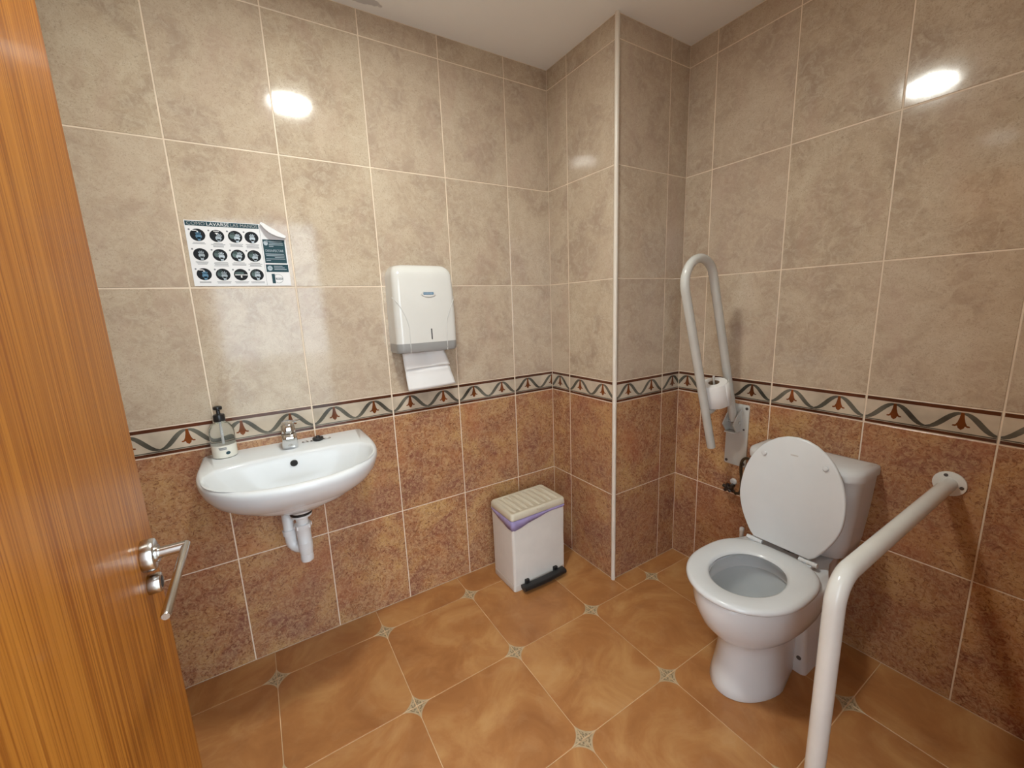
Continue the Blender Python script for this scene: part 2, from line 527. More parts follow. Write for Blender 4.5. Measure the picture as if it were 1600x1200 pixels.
def tiled_wall(name, label, origin, angle, length, joints, first_joint, z0=0.0, z1=ZC, e0=0.085, e1=0.085, wall=None):
    """wall plane through origin, running along local +X for `length`; local +Y goes into the wall"""
    if wall is None:
        mb = MB().box((-e0, DEEP, z0), (length + e1, 0.09, z1))
        wall = struct(mb.obj(name, 'grout', smooth=False, loc=origin, rot=(0, 0, angle)), label)
    us = [0.0] + [j for j in joints if 0.004 < j < length - 0.004] + [length]
    for ci in range(len(us) - 1):
        ua, ub = us[ci], us[ci + 1]
        ga = 0 if ci == 0 else GAP; gb = 0 if ci == len(us) - 2 else GAP
        ga = max(ga, 0.0008); gb = max(gb, 0.0008)
        for ri in range(len(ZJ) - 1):
            za, zb = ZJ[ri], ZJ[ri + 1]
            if zb <= z0 + 0.001 or za >= z1: continue
            za = max(za, z0); zb = min(zb, z1)
            du = ub - ua - ga - gb; gz = 0.0011 if ri == 2 else GAP
            dz = zb - za - 2 * gz
            cu = (ua + ga + ub - gb) / 2
            if ri == 2:
                w0 = ua + ga - first_joint; k = math.floor(w0 / TW + 1e-6) * TW
                me = border_mesh(w0 - k, w0 - k + du, dz, 0); nm = 'border_tile'
            else:
                me = tile_mesh(du, dz, 'terra' if ri < 2 else 'beige'); nm = 'tile'
            link_obj(nm, me, wall, (cu, 0, (za + zb) / 2))
    return wall

def joints_from(first, length, step=TW):
    k = first - math.floor(first / step) * step; out = []
    while k < length: out.append(k); k += step
    return out

j0 = (-0.2394 - XL); jb = joints_from(j0, -XL)
tiled_wall('wall_back', 'tiled wall behind the washbasin, beige over terracotta', (XL, 0, 0), 0, -XL, jb, jb[0])
tiled_wall('wall_pier_left', 'left face of the tiled corner pier beside the bin', (0, 0, 0), -PI / 2, A, [0.1444], 0.1444, e1=-0.004)
tiled_wall('wall_pier_front', 'front face of the tiled corner pier', (0, -A, 0), 0, B, [0.3228], 0.3228, e0=-0.004)
jr = [0.1281 + TW * i for i in range(5)]
tiled_wall('wall_right', 'tiled wall behind the toilet', (B, -A, 0), -PI / 2, -YF - A, jr, jr[0])
# wall with the doorway (behind the camera) and the wall behind the open door
wf = MB()
wf.box((DOOR_X1, YF - 0.12, 0), (B + 0.09, YF - DEEP, ZC)).box((XL - 0.09, YF - 0.12, 0), (DOOR_X0, YF - DEEP, ZC))
wf.box((DOOR_X0, YF - 0.12, DOOR_Z), (DOOR_X1, YF - DEEP, ZC))
wfo = struct(wf.obj('wall_front', 'grout', smooth=False), 'wall with the doorway')
def front_tiles(xa, xb, za, zb):
    # runs along -x seen from inside; build in the world frame of wall_front
    n = max(1, round((xb - xa) / TW)); w = (xb - xa) / n
    for i in range(n):
        for ri in range(len(ZJ) - 1):
            z0, z1 = max(ZJ[ri], za), min(ZJ[ri + 1], zb)
            if z1 - z0 < 0.01: continue
            if ri == 2: me = border_mesh(0.0016, 0.0016 + w - 2 * GAP, z1 - z0 - 2 * GAP, 0)
            else: me = tile_mesh(w - 2 * GAP, z1 - z0 - 2 * GAP, 'terra' if ri < 2 else 'beige')
            link_obj('tile' if ri != 2 else 'border_tile', me, wfo, (xa + (i + .5) * w, YF, (z0 + z1) / 2), (0, 0, PI))
front_tiles(DOOR_X1 + 0.032, B, 0, ZC)
tiled_wall('wall_left', 'tiled wall behind the open door', (XL, YF, 0), PI / 2, -YF, joints_from(0.2, -YF), 0.2)

# white corner bead on the pier edge
tr = MB().tube([(0.001, -A + 0.001, 0.0), (0.001, -A + 0.001, ZC)], 0.0095, 16)
struct(tr.obj('trim_1', 'trim_white'), 'white plastic corner bead on the pier edge')

# floor
fb = MB().box((XL - 0.09, YF - 0.12, -0.08), (B + 0.09, 0.09, -0.0012))
floor = struct(fb.obj('floor', 'floor_grout', smooth=False), 'terracotta tiled floor with cream corner stars')
_ft = {}
def floor_tile(cx, cy, x0, x1, y0, y1):
    g = 0.0013; bev = 0.0010
    a, b_, c, d = x0 + g - cx, x1 - g - cx, y0 + g - cy, y1 - g - cy
    key = tuple(round(k, 4) for k in (a, b_, c, d))
    if key not in _ft:
        v = [(a, c, -.0007), (b_, c, -.0007), (b_, d, -.0007), (a, d, -.0007),
             (a + bev, c + bev, 0), (b_ - bev, c + bev, 0), (b_ - bev, d - bev, 0), (a + bev, d - bev, 0),
             (a, c, -.006), (b_, c, -.006), (b_, d, -.006), (a, d, -.006)]
        f = [(4, 5, 6, 7), (0, 1, 5, 4), (1, 2, 6, 5), (2, 3, 7, 6), (3, 0, 4, 7), (8, 9, 1, 0), (9, 10, 2, 1), (10, 11, 3, 2), (11, 8, 0, 3)]
        me = bpy.data.meshes.new('floor_tile'); me.from_pydata(v, [], f); me.materials.append(M['floor']); _ft[key] = me
    link_obj('floor_tile', _ft[key], floor, (cx, cy, 0))
for i in range(-1, 6):
    for j in range(-1, 6):
        x0, x1 = FX0 + (i - 0) * FS, FX0 + (i + 1) * FS
        y1, y0 = FY0 - (j - 0) * FS, FY0 - (j + 1) * FS
        cx, cy = (x0 + x1) / 2, (y0 + y1) / 2
        X0, X1, Y0, Y1 = max(x0, XL), min(x1, B), max(y0, YF - 0.12), min(y1, 0)
        if X1 - X0 < 0.01 or Y1 - Y0 < 0.01: continue
        if X0 < 0 < X1 and Y1 > -A:      # tile meets the pier: leave the pier's footprint out
            floor_tile(cx, cy, X0, 0, Y0, Y1)
            if Y0 < -A: floor_tile(cx, cy, 0, X1, Y0, -A)
            continue
        if X0 >= 0 and Y1 > -A:
            if Y0 < -A: floor_tile(cx, cy, X0, X1, Y0, -A)
            continue
        floor_tile(cx, cy, X0, X1, Y0, Y1)

cb = MB().box((XL - 0.09, YF - 0.12, ZC), (B + 0.09, 0.09, ZC + 0.08))
struct(cb.obj('ceiling', 'ceiling', smooth=False), 'off white painted ceiling')
og = MB().box((-9, -14, -0.10), (9, YF - 0.12, -0.02))
struct(og.obj('ground_outside', 'outside', smooth=False), 'pale paving outside the door')
# doorway lining
fr = MB()
for x0, x1 in ((DOOR_X0 - 0.03, DOOR_X0), (DOOR_X1, DOOR_X1 + 0.03)): fr.box((x0, YF - 0.135, 0), (x1, YF + 0.002, DOOR_Z + 0.03), bev=0.002)
fr.box((DOOR_X0 - 0.03, YF - 0.135, DOOR_Z), (DOOR_X1 + 0.03, YF + 0.002, DOOR_Z + 0.03), bev=0.002)
struct(fr.obj('trim_2', 'wood'), 'wooden lining of the doorway')

# door, standing open at right angles to its wall
DXF = -1.515; DYE = -0.917
door = MB().box((-0.042, YF + 0.012 - DYE, 0.008), (0, 0, 1.998), bev=0.0015, seg=1).obj('door_1', 'wood', smooth=False, loc=(DXF, DYE, 0))
struct(door, 'open door of orange varnished wood')
HY, HZ = -0.071, 0.991
mb = MB().lathe([(0.0230, 0), (0.0236, 0.0015), (0.0236, 0.012), (0.0226, 0.0145), (0.0205, 0.0155), (0.0125, 0.0158), (0.0125, 0.019)], 36, 'X', (0, HY, HZ))
ros = mb.obj('rosette', 'steel', door)
mb = MB()
mb.tube([(0.016, HY, HZ), (0.050, HY, HZ)], 0.0080, 18)
mb.tube([(0.050, HY + 0.007, HZ), (0.050, HY - 0.176, HZ), (0.050, HY - 0.1785, HZ)], [0.0054, 0.0054, 0.0042], 18)
lev = mb.obj('lever_handle', 'steel', door); lev['label'] = 'brushed steel angular lever handle'
LZ = HZ - 0.046
mb = MB().lathe([(0.0146, 0), (0.015, 0.001), (0.015, 0.011), (0.014, 0.0145), (0.0125, 0.0155), (0.009, 0.0155), (0.009, 0.0145)], 32, 'X', (0, HY, LZ))
kr = mb.obj('lock_rosette', 'steel', door)
MB().box((0.0146, HY - 0.0045, LZ - 0.0075), (0.0157, HY + 0.0045, LZ + 0.0075), bev=0.0004).obj('keyhole', 'dark', kr)

# ------------------------------------------------------------------ ceiling lamp
lt = thing('ceiling_lamp', 'flush round lit ceiling lamp in the middle of the room', 'lamp', (LAMP_POS[0], LAMP_POS[1], ZC))
MB().lathe([(0.108, 0), (0.108, -0.006), (0.104, -0.009), (0.093, -0.009), (0.0925, -0.005), (0.0925, 0)], 48, cap=False).obj('base_ring', 'disp_white', lt)
MB().lathe([(0.0922, -0.003), (0.0922, -0.006), (0.002, -0.0062)], 48).obj('diffuser', 'lamp', lt)

# ------------------------------------------------------------------ washbasin
WX, WZ = -1.272, 0.855
wb = thing('washbasin', 'white wall-hung porcelain washbasin with chrome tap and white trap', 'washbasin', (WX, 0, 0))
HW = 0.272; FD = 0.492
def basin_outline(sw, depth, y_back=0.0, n=48, power=2.35):
    """D plan: straight back, straight upper sides, rounded front; counter-clockwise from back right"""
    ys = 0.16 * depth / FD       # straight part of the side
    out = []
    nb = 8
    rc = min(0.02, sw * 0.2)
    for i in range(nb + 1):
        out.append((-sw + rc + (2 * sw - 2 * rc) * i / nb, y_back))
    for a0 in (60, 30): out.append((sw - rc + rc * math.cos(math.radians(a0)), y_back - rc + rc * math.sin(math.radians(a0))))
    m = n
    for i in range(m + 1):
        t = PI * i / m
        c, s = math.cos(t), math.sin(t)
        x = sw * math.copysign(abs(c) ** (2 / power), c)
        y = -ys - (depth - ys) * abs(s) ** (2 / power)
        out.append((x, y))
    for a0 in (150, 120): out.append((-sw + rc + rc * math.cos(math.radians(a0)), y_back - rc + rc * math.sin(math.radians(a0))))
    return out
def lerp(a, b, t): return a + (b - a) * t
rings = []
# outside, from the waste up to the rim
OUT = [(0.664, 0.038, 0.258, -0.180), (0.672, 0.046, 0.262, -0.172), (0.680, 0.090, 0.280, -0.12), (0.697, 0.145, 0.308, -0.05), (0.717, 0.190, 0.340, -0.01), (0.741, 0.224, 0.382, 0),
       (0.770, 0.249, 0.430, 0), (0.802, 0.264, 0.468, 0), (0.830, 0.271, 0.488, 0), (0.845, 0.271, 0.491, 0), (0.852, 0.268, 0.488, 0), (0.8555, 0.262, 0.482, 0)]
for z, sw, dp, yb in OUT:
    sy = basin_outline(sw, dp - 0.0, 0.0)
    # squeeze the back towards yb
    ring = []
    for x, y in sy:
        ring.append((x, yb + (y - 0) * (dp + yb) / dp, z))
    rings.append(ring)
# across the rim to the bowl edge, then down the bowl
def bowl_outline(ax, y0, y1, pw=2.3, pb=5.0):
    """same vertex count as basin_outline, wide D bowl with flat back"""
    base = basin_outline(1.0, 1.0 * FD / FD, 0.0)
    out = []
    yc = y0 + (y1 - y0) * 0.30
    N = len(base)
    for (x, y) in basin_outline(HW, FD):
        ang = math.atan2((y + 0.20) / 0.26, x / HW)
        c, s = math.cos(ang), math.sin(ang)
        p = pb if s > 0 else pw
        r = (abs(c) ** p + abs(s) ** p) ** (-1 / p)
        out.append((ax * r * c, yc + (y0 - yc if s > 0 else yc - y1) * r * s))
    return out
for z, ax, y0, y1, pb in [(0.8565, 0.252, -0.160, -0.470, 3.2), (0.8545, 0.248, -0.165, -0.466, 3.2), (0.846, 0.243, -0.171, -0.461, 3.2),
                          (0.815, 0.232, -0.180, -0.450, 3.0), (0.775, 0.205, -0.190, -0.425, 2.7),
                          (0.735, 0.155, -0.203, -0.385, 2.4), (0.712, 0.09, -0.218, -0.335, 2.2), (0.705, 0.028, -0.232, -0.285, 2.0)]:
    rings.append([(x, y, z) for x, y in bowl_outline(ax, y0, y1, 2.3, pb)])
mb = MB().loft(rings, True, True)
bowl = mb.obj('bowl', 'porcelain', wb, ang=50)
MB().lathe([(0.024, 0), (0.024, 0.003), (0.016, 0.004), (0.010, 0.001)], 24, 'Z', (0, -0.258, 0.7055)).obj('waste_grate', 'chrome', bowl)
o = MB().lathe([(0.0115, -0.004), (0.0115, 0.0012), (0.009, 0.0018), (0.0085, 0.0005)], 24, 'Y').obj('overflow_hole', 'dark', bowl, loc=(0.0, -0.1845, 0.824), rot=(math.radians(196), 0, 0))
# tap
tap = thing('t', 'x', 'y'); del tap['label']; del tap['category']
tap.name = 'tap'; tap.parent = wb; tap.location = (0.0, -0.083, WZ); tap['label'] = 'chrome single-lever tap'
mb = MB()
rr = []
for z, w, d, y in [(0, 0.049, 0.052, -0.004), (0.003, 0.051, 0.055, -0.005), (0.012, 0.0505, 0.060, -0.008), (0.030, 0.049, 0.070, -0.014), (0.044, 0.048, 0.074, -0.016), (0.054, 0.047, 0.070, -0.014), (0.059, 0.043, 0.062, -0.012)]:
    rr.append([(a, b_ + y, z) for a, b_ in rrect(w, d, 0.014, 8)])
mb.loft(rr)
body = mb.obj('tap_body', 'chrome', tap)
MB().lathe([(0.0105, 0.016), (0.0115, 0.018), (0.0115, 0.030)], 20, 'Z', (0, -0.034, 0)).obj('aerator', 'steel', body)
mb = MB(); rr = []
for z, w, d, y in [(0.060, 0.041, 0.056, -0.010), (0.064, 0.045, 0.060, -0.010), (0.078, 0.045, 0.058, -0.009), (0.090, 0.042, 0.050, -0.007), (0.098, 0.034, 0.038, -0.004), (0.100, 0.022, 0.024, -0.003)]:
    rr.append([(a, b_ + y, z) for a, b_ in rrect(w, d, min(0.017, w * 0.4), 8)])
mb.loft(rr)
rr = []
for s, w, h in [(0, .020, .010), (0.5, .018, .007), (1, .014, .006)]:
    rr.append([(0.010 + 0.030 * s + 0.0, 0.012 - 0.01 * s + a, 0.089 + 0.008 * s + b_) for a, b_ in rrect(w, h, h * 0.45, 4)])
mb.loft(rr)
mb.obj('tap_lever', 'chrome', tap)
# trap under the bowl
TY = -0.222
trap = bpy.data.objects.new('trap', None); COL.objects.link(trap); trap.parent = wb; trap.location = (-0.002, TY, 0); trap['label'] = 'white plastic waste trap'
MB().lathe([(0.030, 0.6635), (0.035, 0.660), (0.035, 0.654)], 28).obj('rubber_washer', 'black', trap)
MB().lathe([(0.034, 0.6535), (0.034, 0.647), (0.021, 0.640), (0.0195, 0.636), (0.0195, 0.600)], 28).obj('tailpipe', 'pvc', trap)
mb = MB().lathe([(0.020, 0.618), (0.0265, 0.616), (0.0265, 0.602), (0.0235, 0.598), (0.0225, 0.58), (0.0225, 0.55), (0.0228, 0.5495), (0.0228, 0.5475), (0.0235, 0.547), (0.0235, 0.525), (0.0215, 0.507), (0.0195, 0.502)], 28)
for k in range(8):
    a = k * PI / 4; mb.box((0.0265 * math.cos(a) - .002, 0.0265 * math.sin(a) - .002, 0.603), (0.0265 * math.cos(a) + .002, 0.0265 * math.sin(a) + .002, 0.615))
mb.obj('trap_cup', 'pvc', trap)
MB().lathe([(0.0185, 0.504), (0.0205, 0.502), (0.0215, 0.486), (0.0205, 0.478), (0.0195, 0.476)], 24).obj('cleanout_cap', 'pvc', trap)
mb = MB()
pp = [(0.0, 0.004, 0.522)] + [(-0.020 - 0.020 * math.sin(t) * 1.0, 0.022 + 0.012 * math.sin(t), 0.522 + 0.03 * (1 - math.cos(t))) for t in (0.2, 0.6, 1.0, 1.4)] + [(-0.041, 0.036, 0.575)]
mb.tube(pp, 0.019, 18)
mb.obj('trap_bend', 'pvc', trap)
MB().tube([(-0.041, 0.036, 0.572), (-0.042, 0.037, 0.59)], 0.0225, 20).obj('slip_nut', 'pvc', trap)
pp = [(-0.042, 0.037, 0.588), (-0.042, 0.038, 0.618)] + [(-0.042, 0.038 + 0.035 * (1 - math.cos(t)), 0.618 + 0.032 * math.sin(t)) for t in (0.4, 0.8, 1.2, 1.57)] + [(-0.042, 0.16, 0.650), (-0.042, -TY - 0.001, 0.650)]
MB().tube(pp, 0.0185, 18).obj('outlet_pipe', 'pvc', trap)
MB().tube([(-0.135, -0.175, 0.735), (-0.135, -0.178, 0.672)], [0.004, 0.0065], 12).obj('fixing_bolt', 'pvc', wb)

# soap bottle
sb = thing('soap_dispenser', 'clear pump bottle of milky soap with black pump on the washbasin', 'soap bottle', (-1.470, -0.046, 0.8562))
mb = MB().lathe([(0.0335, 0.0), (0.0365, 0.003), (0.0368, 0.05), (0.0368, 0.088), (0.034, 0.103), (0.026, 0.115), (0.0165, 0.121), (0.0145, 0.124), (0.0145, 0.131)], 36)
mb.lathe([(0.0325, 0.0015), (0.0357, 0.0045), (0.036, 0.05), (0.036, 0.088), (0.0332, 0.102), (0.0252, 0.114), (0.0157, 0.120), (0.0137, 0.123), (0.0137, 0.131)], 36, cap=False)
mb.obj('bottle', 'clear', sb)
MB().lathe([(0.034, 0.0005), (0.0370, 0.0035), (0.0371, 0.045), (0.0365, 0.0455), (0.001, 0.046)], 36).obj('liquid_soap', 'soap', sb)
MB().tube([(0, 0, 0.02), (0, 0, 0.125)], 0.0028, 10).obj('dip_tube', 'pvc', sb)
mb = MB().lathe([(0.0165, 0.126), (0.0172, 0.128), (0.0172, 0.146), (0.0155, 0.149), (0.007, 0.151), (0.006, 0.153), (0.006, 0.165)], 28)
mb.lathe([(0.006, 0.164), (0.0125, 0.166), (0.0135, 0.171), (0.0125, 0.176), (0.008, 0.178)], 28)
mb.tube([(0, 0, 0.171), (-0.008, 0.018, 0.170), (-0.011, 0.026, 0.166)], [0.005, 0.0042, 0.0035], 12)
mb.obj('pump', 'black', sb)
def decal_on_cyl(r, a0, a1, z0, z1, n=8):
    v = []; f = []
    for i in range(n + 1):
        a = a0 + (a1 - a0) * i / n
        v += [(r * math.cos(a), r * math.sin(a), z0), (r * math.cos(a), r * math.sin(a), z1)]
    for i in range(n): f.append((2 * i, 2 * i + 2, 2 * i + 3, 2 * i + 1))
    return v, f
mb = MB()
for k, z in enumerate((0.0375, 0.0345, 0.0315)):
    mb.add(*decal_on_cyl(0.0374, math.radians(-112 + 2 * k), math.radians(-76), z, z + 0.002))
mb.obj('printed_lettering', 'poster_text', sb)
mb = MB(); ctr = math.radians(-72)
vv = [(0.0375 * math.cos(ctr + 0.18 * math.cos(t)), 0.0375 * math.sin(ctr + 0.18 * math.cos(t)), 0.019 + 0.0055 * math.sin(t)) for t in (2 * PI * i / 16 for i in range(16))]
mb.add(vv, [tuple(range(16))]); mb.obj('printed_emblem', 'poster_teal', sb)

# plug on its chain
pg = thing('sink_plug', 'black rubber plug with wire chain lying behind the bowl right of the tap', 'plug', (-1.176, -0.062, 0.8558))
MB().lathe([(0.017, 0), (0.0185, 0.003), (0.0195, 0.009), (0.0175, 0.0125), (0.008, 0.0135), (0.0065, 0.018), (0.001, 0.019)], 22).obj('rubber_plug', 'black', pg)
mb = MB()
def ringpts(c, rx, ry, tilt=0.2, n=16): return [(c[0] + rx * math.cos(t), c[1] + ry * math.sin(t), c[2] + tilt * ry * math.sin(t)) for t in (2 * PI * i / n for i in range(n + 1))]
for c_, rx_, ry_ in (((-0.045, 0.002, 0.0025), 0.010, 0.0055), ((-0.030, -0.004, 0.0025), 0.009, 0.004), ((-0.019, -0.006, 0.003), 0.007, 0.004), ((0.031, -0.004, 0.003), 0.013, 0.0055)):
    MB().tube(ringpts(c_, rx_, ry_), 0.0011, 6).obj('chain_link', 'steel', pg)


# ------------------------------------------------------------------ hand-washing poster
PX0, PX1, PZ0, PZ1 = -1.4765, -1.192, 1.4355, 1.644
po = thing('handwashing_poster', 'hand-washing instruction poster taped above the washbasin', 'poster', (PX0, 0, PZ0))
W_, H_ = PX1 - PX0, PZ1 - PZ0
SP = 0.2085     # where the two columns of the sheet meet
def flat(mb, poly, y, mi=0):
    mb.add([(x, y, z) for x, z in poly], [tuple(range(len(poly)))], mi)
def ell(cx, cz, rx, rz, n=28): return [(cx + rx * math.cos(2 * PI * i / n), cz + rz * math.sin(2 * PI * i / n)) for i in range(n)]
def rect(x0, z0, x1, z1): return [(x0, z0), (x1, z0), (x1, z1), (x0, z1)]
mb = MB()
cutx, cutz = SP + 0.004, H_ - 0.044
mb.prism([(0, 0), (W_, 0), (W_, cutz), (cutx, H_), (0, H_)], -0.0018, -0.0008)
mb.obj('sheet', 'poster_white', po, smooth=False)
mb = MB(); N = 8; rows = []
for i in range(N + 1):      # the loosened top right corner curls away from the wall
    t = i / N
    px, pz = cutx + (W_ - cutx) * t, H_ + (cutz - H_) * t
    rows.append([(px, -0.0018, pz), (px + 0.004, -0.007 - 0.004 * math.sin(PI * t), pz + 0.007), (px - 0.001, -0.012 - 0.010 * math.sin(PI * t), pz + 0.002 + 0.003 * math.sin(PI * t)), (px - 0.007 * math.sin(PI * t), -0.013 - 0.010 * math.sin(PI * t), pz - 0.010 * math.sin(PI * t) - 0.001)])
mb.loft(rows, False, False, closed=False)
cn = mb.obj('curled_corner', 'poster_white', po)
YP = -0.0020
mb = MB(); flat(mb, rect(0.002, H_ - 0.0165, SP - 0.002, H_ - 0.002), YP); mb.obj('header_band', 'poster_teal', po, smooth=False)
def put_text(s, x, z, size, mat, name, width=None):
    v, f = text_polys(s, size)
    w = max(p.x for p in v) - min(p.x for p in v)
    k = (width / w) if width else 1
    mb = MB(); mb.add([(x + p.x * k, YP - 0.0003, z + p.y) for p in v], f)
    return mb.obj(name, mat, po, smooth=False)
put_text('COMO', 0.006, H_ - 0.0140, 0.0145, 'grey_plastic', 'lettering', 0.048)
put_text('LAVARSE', 0.058, H_ - 0.0140, 0.0145, 'poster_white', 'lettering', 0.062)
put_text('LAS MANOS', 0.124, H_ - 0.0140, 0.0145, 'grey_plastic', 'lettering', 0.078)
random.seed(3)
COLX = [0.031, 0.083, 0.134, 0.1815]; ROWZ = [0.1625, 0.1010, 0.0375]
for r in range(3):
    for c in range(4):
        cx, cz = COLX[c], ROWZ[r] + (0.001 if c == 0 else 0)
        mb = MB(); flat(mb, ell(cx, cz, 0.0205, 0.0195), YP, 0)
        k = r * 4 + c
        ox, oz = random.uniform(-.003, .003), random.uniform(-.004, .001)
        hm = 2 if k in (0, 8) else 1
        # a hand: palm, four fingers and a thumb
        if k == 10:
            flat(mb, ell(cx - 0.004, cz + 0.005, 0.014, 0.005), YP - 0.0002, 3)
            flat(mb, rect(cx - 0.017, cz - 0.002, cx + 0.0195, cz + 0.0005), YP - 0.0003, 4); flat(mb, rect(cx - 0.001, cz - 0.010, cx + 0.003, cz), YP - 0.0003, 4)
        else:
            if k in (5, 6, 7, 9, 11, 2):
                flat(mb, ell(cx - 0.008, cz + 0.002, 0.008, 0.009), YP - 0.0001, 3)
                for q in range(3): flat(mb, [(cx - 0.012 + q * .004, cz + 0.006), (cx - 0.0095 + q * .004, cz + 0.006), (cx - 0.010 + q * .004, cz + 0.0145), (cx - 0.0115 + q * .004, cz + 0.0145)], YP - 0.0001, 3)
            tilt = 0.5 if k in (1, 2, 6, 7) else 0.0
            px, pz = cx + 0.003 + ox * 0.5, cz - 0.003 + oz
            flat(mb, ell(px, pz, 0.0085, 0.0080), YP - 0.0002, hm)
            for q in range(4):
                a = math.radians(124 - q * 21 - tilt * 40); b0, b1 = 0.006, 0.0135 + (0.0015 if q in (1, 2) else 0)
                dx, dz = math.cos(a), math.sin(a)
                flat(mb, [(px + dx * b0 - dz * .0016, pz + dz * b0 + dx * .0016), (px + dx * b0 + dz * .0016, pz + dz * b0 - dx * .0016), (px + dx * b1 + dz * .0012, pz + dz * b1 - dx * .0012), (px + dx * b1 - dz * .0012, pz + dz * b1 + dx * .0012)], YP - 0.0002, hm)
            flat(mb, [(px - 0.005, pz - 0.003), (px + 0.005, pz - 0.003), (px + 0.004, cz - 0.0175), (px - 0.003, cz - 0.0185)], YP - 0.0002, hm)
            if k in (0, 8):
                flat(mb, rect(cx - 0.014, cz + 0.0125, cx + 0.002, cz + 0.0155), YP - 0.0003, 4); flat(mb, rect(cx - 0.001, cz + 0.008, cx + 0.002, cz + 0.0155), YP - 0.0003, 4)
            if k == 1:
                flat(mb, [(cx - 0.005, cz + 0.010), (cx + 0.005, cz + 0.010), (cx, cz + 0.004)], YP - 0.0003, 4); flat(mb, rect(cx - 0.008, cz + 0.014, cx + 0.008, cz + 0.016), YP - 0.0003, 4)
        mb.obj('step_picture', ['poster_black', 'poster_hand', 'poster_blue', 'poster_green', 'poster_white'], po, smooth=False)
        mb = MB()
        for q in range([2, 4, 3, 4, 3, 4, 3, 4, 2, 2, 2, 2][k]):
            hw = 0.021 * random.uniform(0.6, 1.0)
            flat(mb, rect(cx - hw, cz - 0.0248 - q * 0.0036, cx + hw, cz - 0.0232 - q * 0.0036), YP)
        flat(mb, ell(cx - 0.021, cz + 0.0165, 0.0028, 0.0028, 12), YP)
        mb.obj('step_caption', 'poster_text', po, smooth=False)
mb = MB(); flat(mb, rect(SP - 0.0004, 0.002, SP + 0.0004, H_ - 0.004), YP); mb.obj('column_line', 'poster_text', po, smooth=False)
mb = MB(); flat(mb, rect(SP + 0.004, 0.078, W_ - 0.004, 0.1585), YP); flat(mb, rect(SP + 0.004, 0.0475, W_ - 0.002, 0.0735), YP)
mb.obj('info_panel', 'poster_teal', po, smooth=False)
mb = MB()
flat(mb, ell(SP + 0.013, 0.146, 0.0068, 0.0078), YP - .0003); flat(mb, ell(SP + 0.017, 0.152, 0.003, 0.003, 12), YP - .0003)
flat(mb, ell(SP + 0.016, 0.0605, 0.0078, 0.0085), YP - .0003)
for z, x0, x1 in [(0.151, 0.022, 0.064), (0.1455, 0.024, 0.066), (0.140, 0.022, 0.067), (0.1345, 0.022, 0.036), (0.108, 0.008, 0.066), (0.1025, 0.010, 0.067), (0.097, 0.036, 0.066), (0.0915, 0.008, 0.068), (0.086, 0.008, 0.022),
                  (0.0665, 0.029, 0.056), (0.0612, 0.029, 0.062), (0.0558, 0.029, 0.068)]:
    flat(mb, rect(SP + x0, z, SP + x1, z + 0.0021), YP - .0003)
mb.obj('info_print', 'poster_hand', po, smooth=False)
put_text('DESINFECTAR', SP + 0.009, 0.1165, 0.0115, 'poster_hand', 'lettering', 0.056)
mb = MB()
flat(mb, rect(SP + 0.018, 0.008, SP + 0.028, 0.041), YP)
ro, ri_ = ell(SP + 0.038, 0.0245, 0.0150, 0.0155, 28), ell(SP + 0.038, 0.0245, 0.0142, 0.0147, 28)
for i in range(28): flat(mb, [ro[i], ro[(i + 1) % 28], ri_[(i + 1) % 28], ri_[i]], YP)
flat(mb, rect(SP + 0.030, 0.021, SP + 0.051, 0.027), YP - 0.0001)
mb.obj('emblem', 'poster_teal', po, smooth=False)
mb = MB()
for i in range(4): flat(mb, rect(SP + 0.0325 + i * 0.0046, 0.0225, SP + 0.0355 + i * 0.0046, 0.0256), YP - 0.0003)
mb.obj('emblem_print', 'poster_white', po, smooth=False)
mb = MB(); flat(mb, [(SP + .0135, .0602), (SP + .0165, .0598), (SP + .0165, .066), (SP + .0158, .066), (SP + .0156, .0612), (SP + .0135, .0612)], YP - .0005); flat(mb, [(SP + .016, .0596), (SP + .021, .0596), (SP + .021, .0604), (SP + .016, .0604)], YP - .0005)
mb.obj('clock_hands', 'poster_teal', po, smooth=False)

# ------------------------------------------------------------------ paper towel dispenser
DC = -0.720
dp = thing('towel_dispenser', 'white plastic paper towel dispenser with grey lower edge on the wall', 'dispenser', (DC, 0, 1.157))
DW, DH, DD = 0.262, 0.352, 0.112
def disp_ring(z, w, d, r):
    """plan section: flat at the wall, rounded front corners"""
    pts = [(w / 2, -0.001)] 
    for i in range(9):
        a = math.radians(0 - 90 * i / 8); pts.append((w / 2 - r + r * math.cos(a), -(d - r) + r * math.sin(a)))
    for k in range(1, 8):
        x = (w / 2 - r) * (1 - 2 * k / 8); pts.append((x, -d - 0.004 * (1 - (2 * x / w) ** 2)))
    for i in range(9):
        a = math.radians(270 - 90 * i / 8); pts.append((-w / 2 + r + r * math.cos(a), -(d - r) + r * math.sin(a)))
    pts.append((-w / 2, -0.001))
    return [(x, y, z) for x, y in pts]
mb = MB()
secs = [(0.040, DW, DD), (0.15, DW + 0.001, DD), (0.25, DW - 0.002, DD - 0.003), (0.30, DW - 0.006, DD - 0.008)]
rg = [disp_ring(z, w, d, 0.028) for z, w, d in secs]
for t in (15, 30, 45, 60, 75, 88):
    s, c = math.sin(math.radians(t)), math.cos(math.radians(t))
    k = 0.052
    rg.append(disp_ring(0.30 + k * s, DW - 0.006 - 2 * 0.034 * (1 - c), DD - 0.008 - 0.046 * (1 - c), 0.028))
mb.loft(rg)
cover = mb.obj('cover', 'disp_white', dp, ang=40)
mb = MB(); rg = []
for z, w, d in [(0.0, DW - 0.012, DD - 0.016), (0.004, DW - 0.004, DD - 0.006), (0.014, DW, DD - 0.001), (0.0398, DW, DD - 0.0005)]:
    rg.append(disp_ring(z, w, d, 0.028))
mb.loft(rg); mb.obj('grey_base', 'grey_plastic', dp, ang=40)
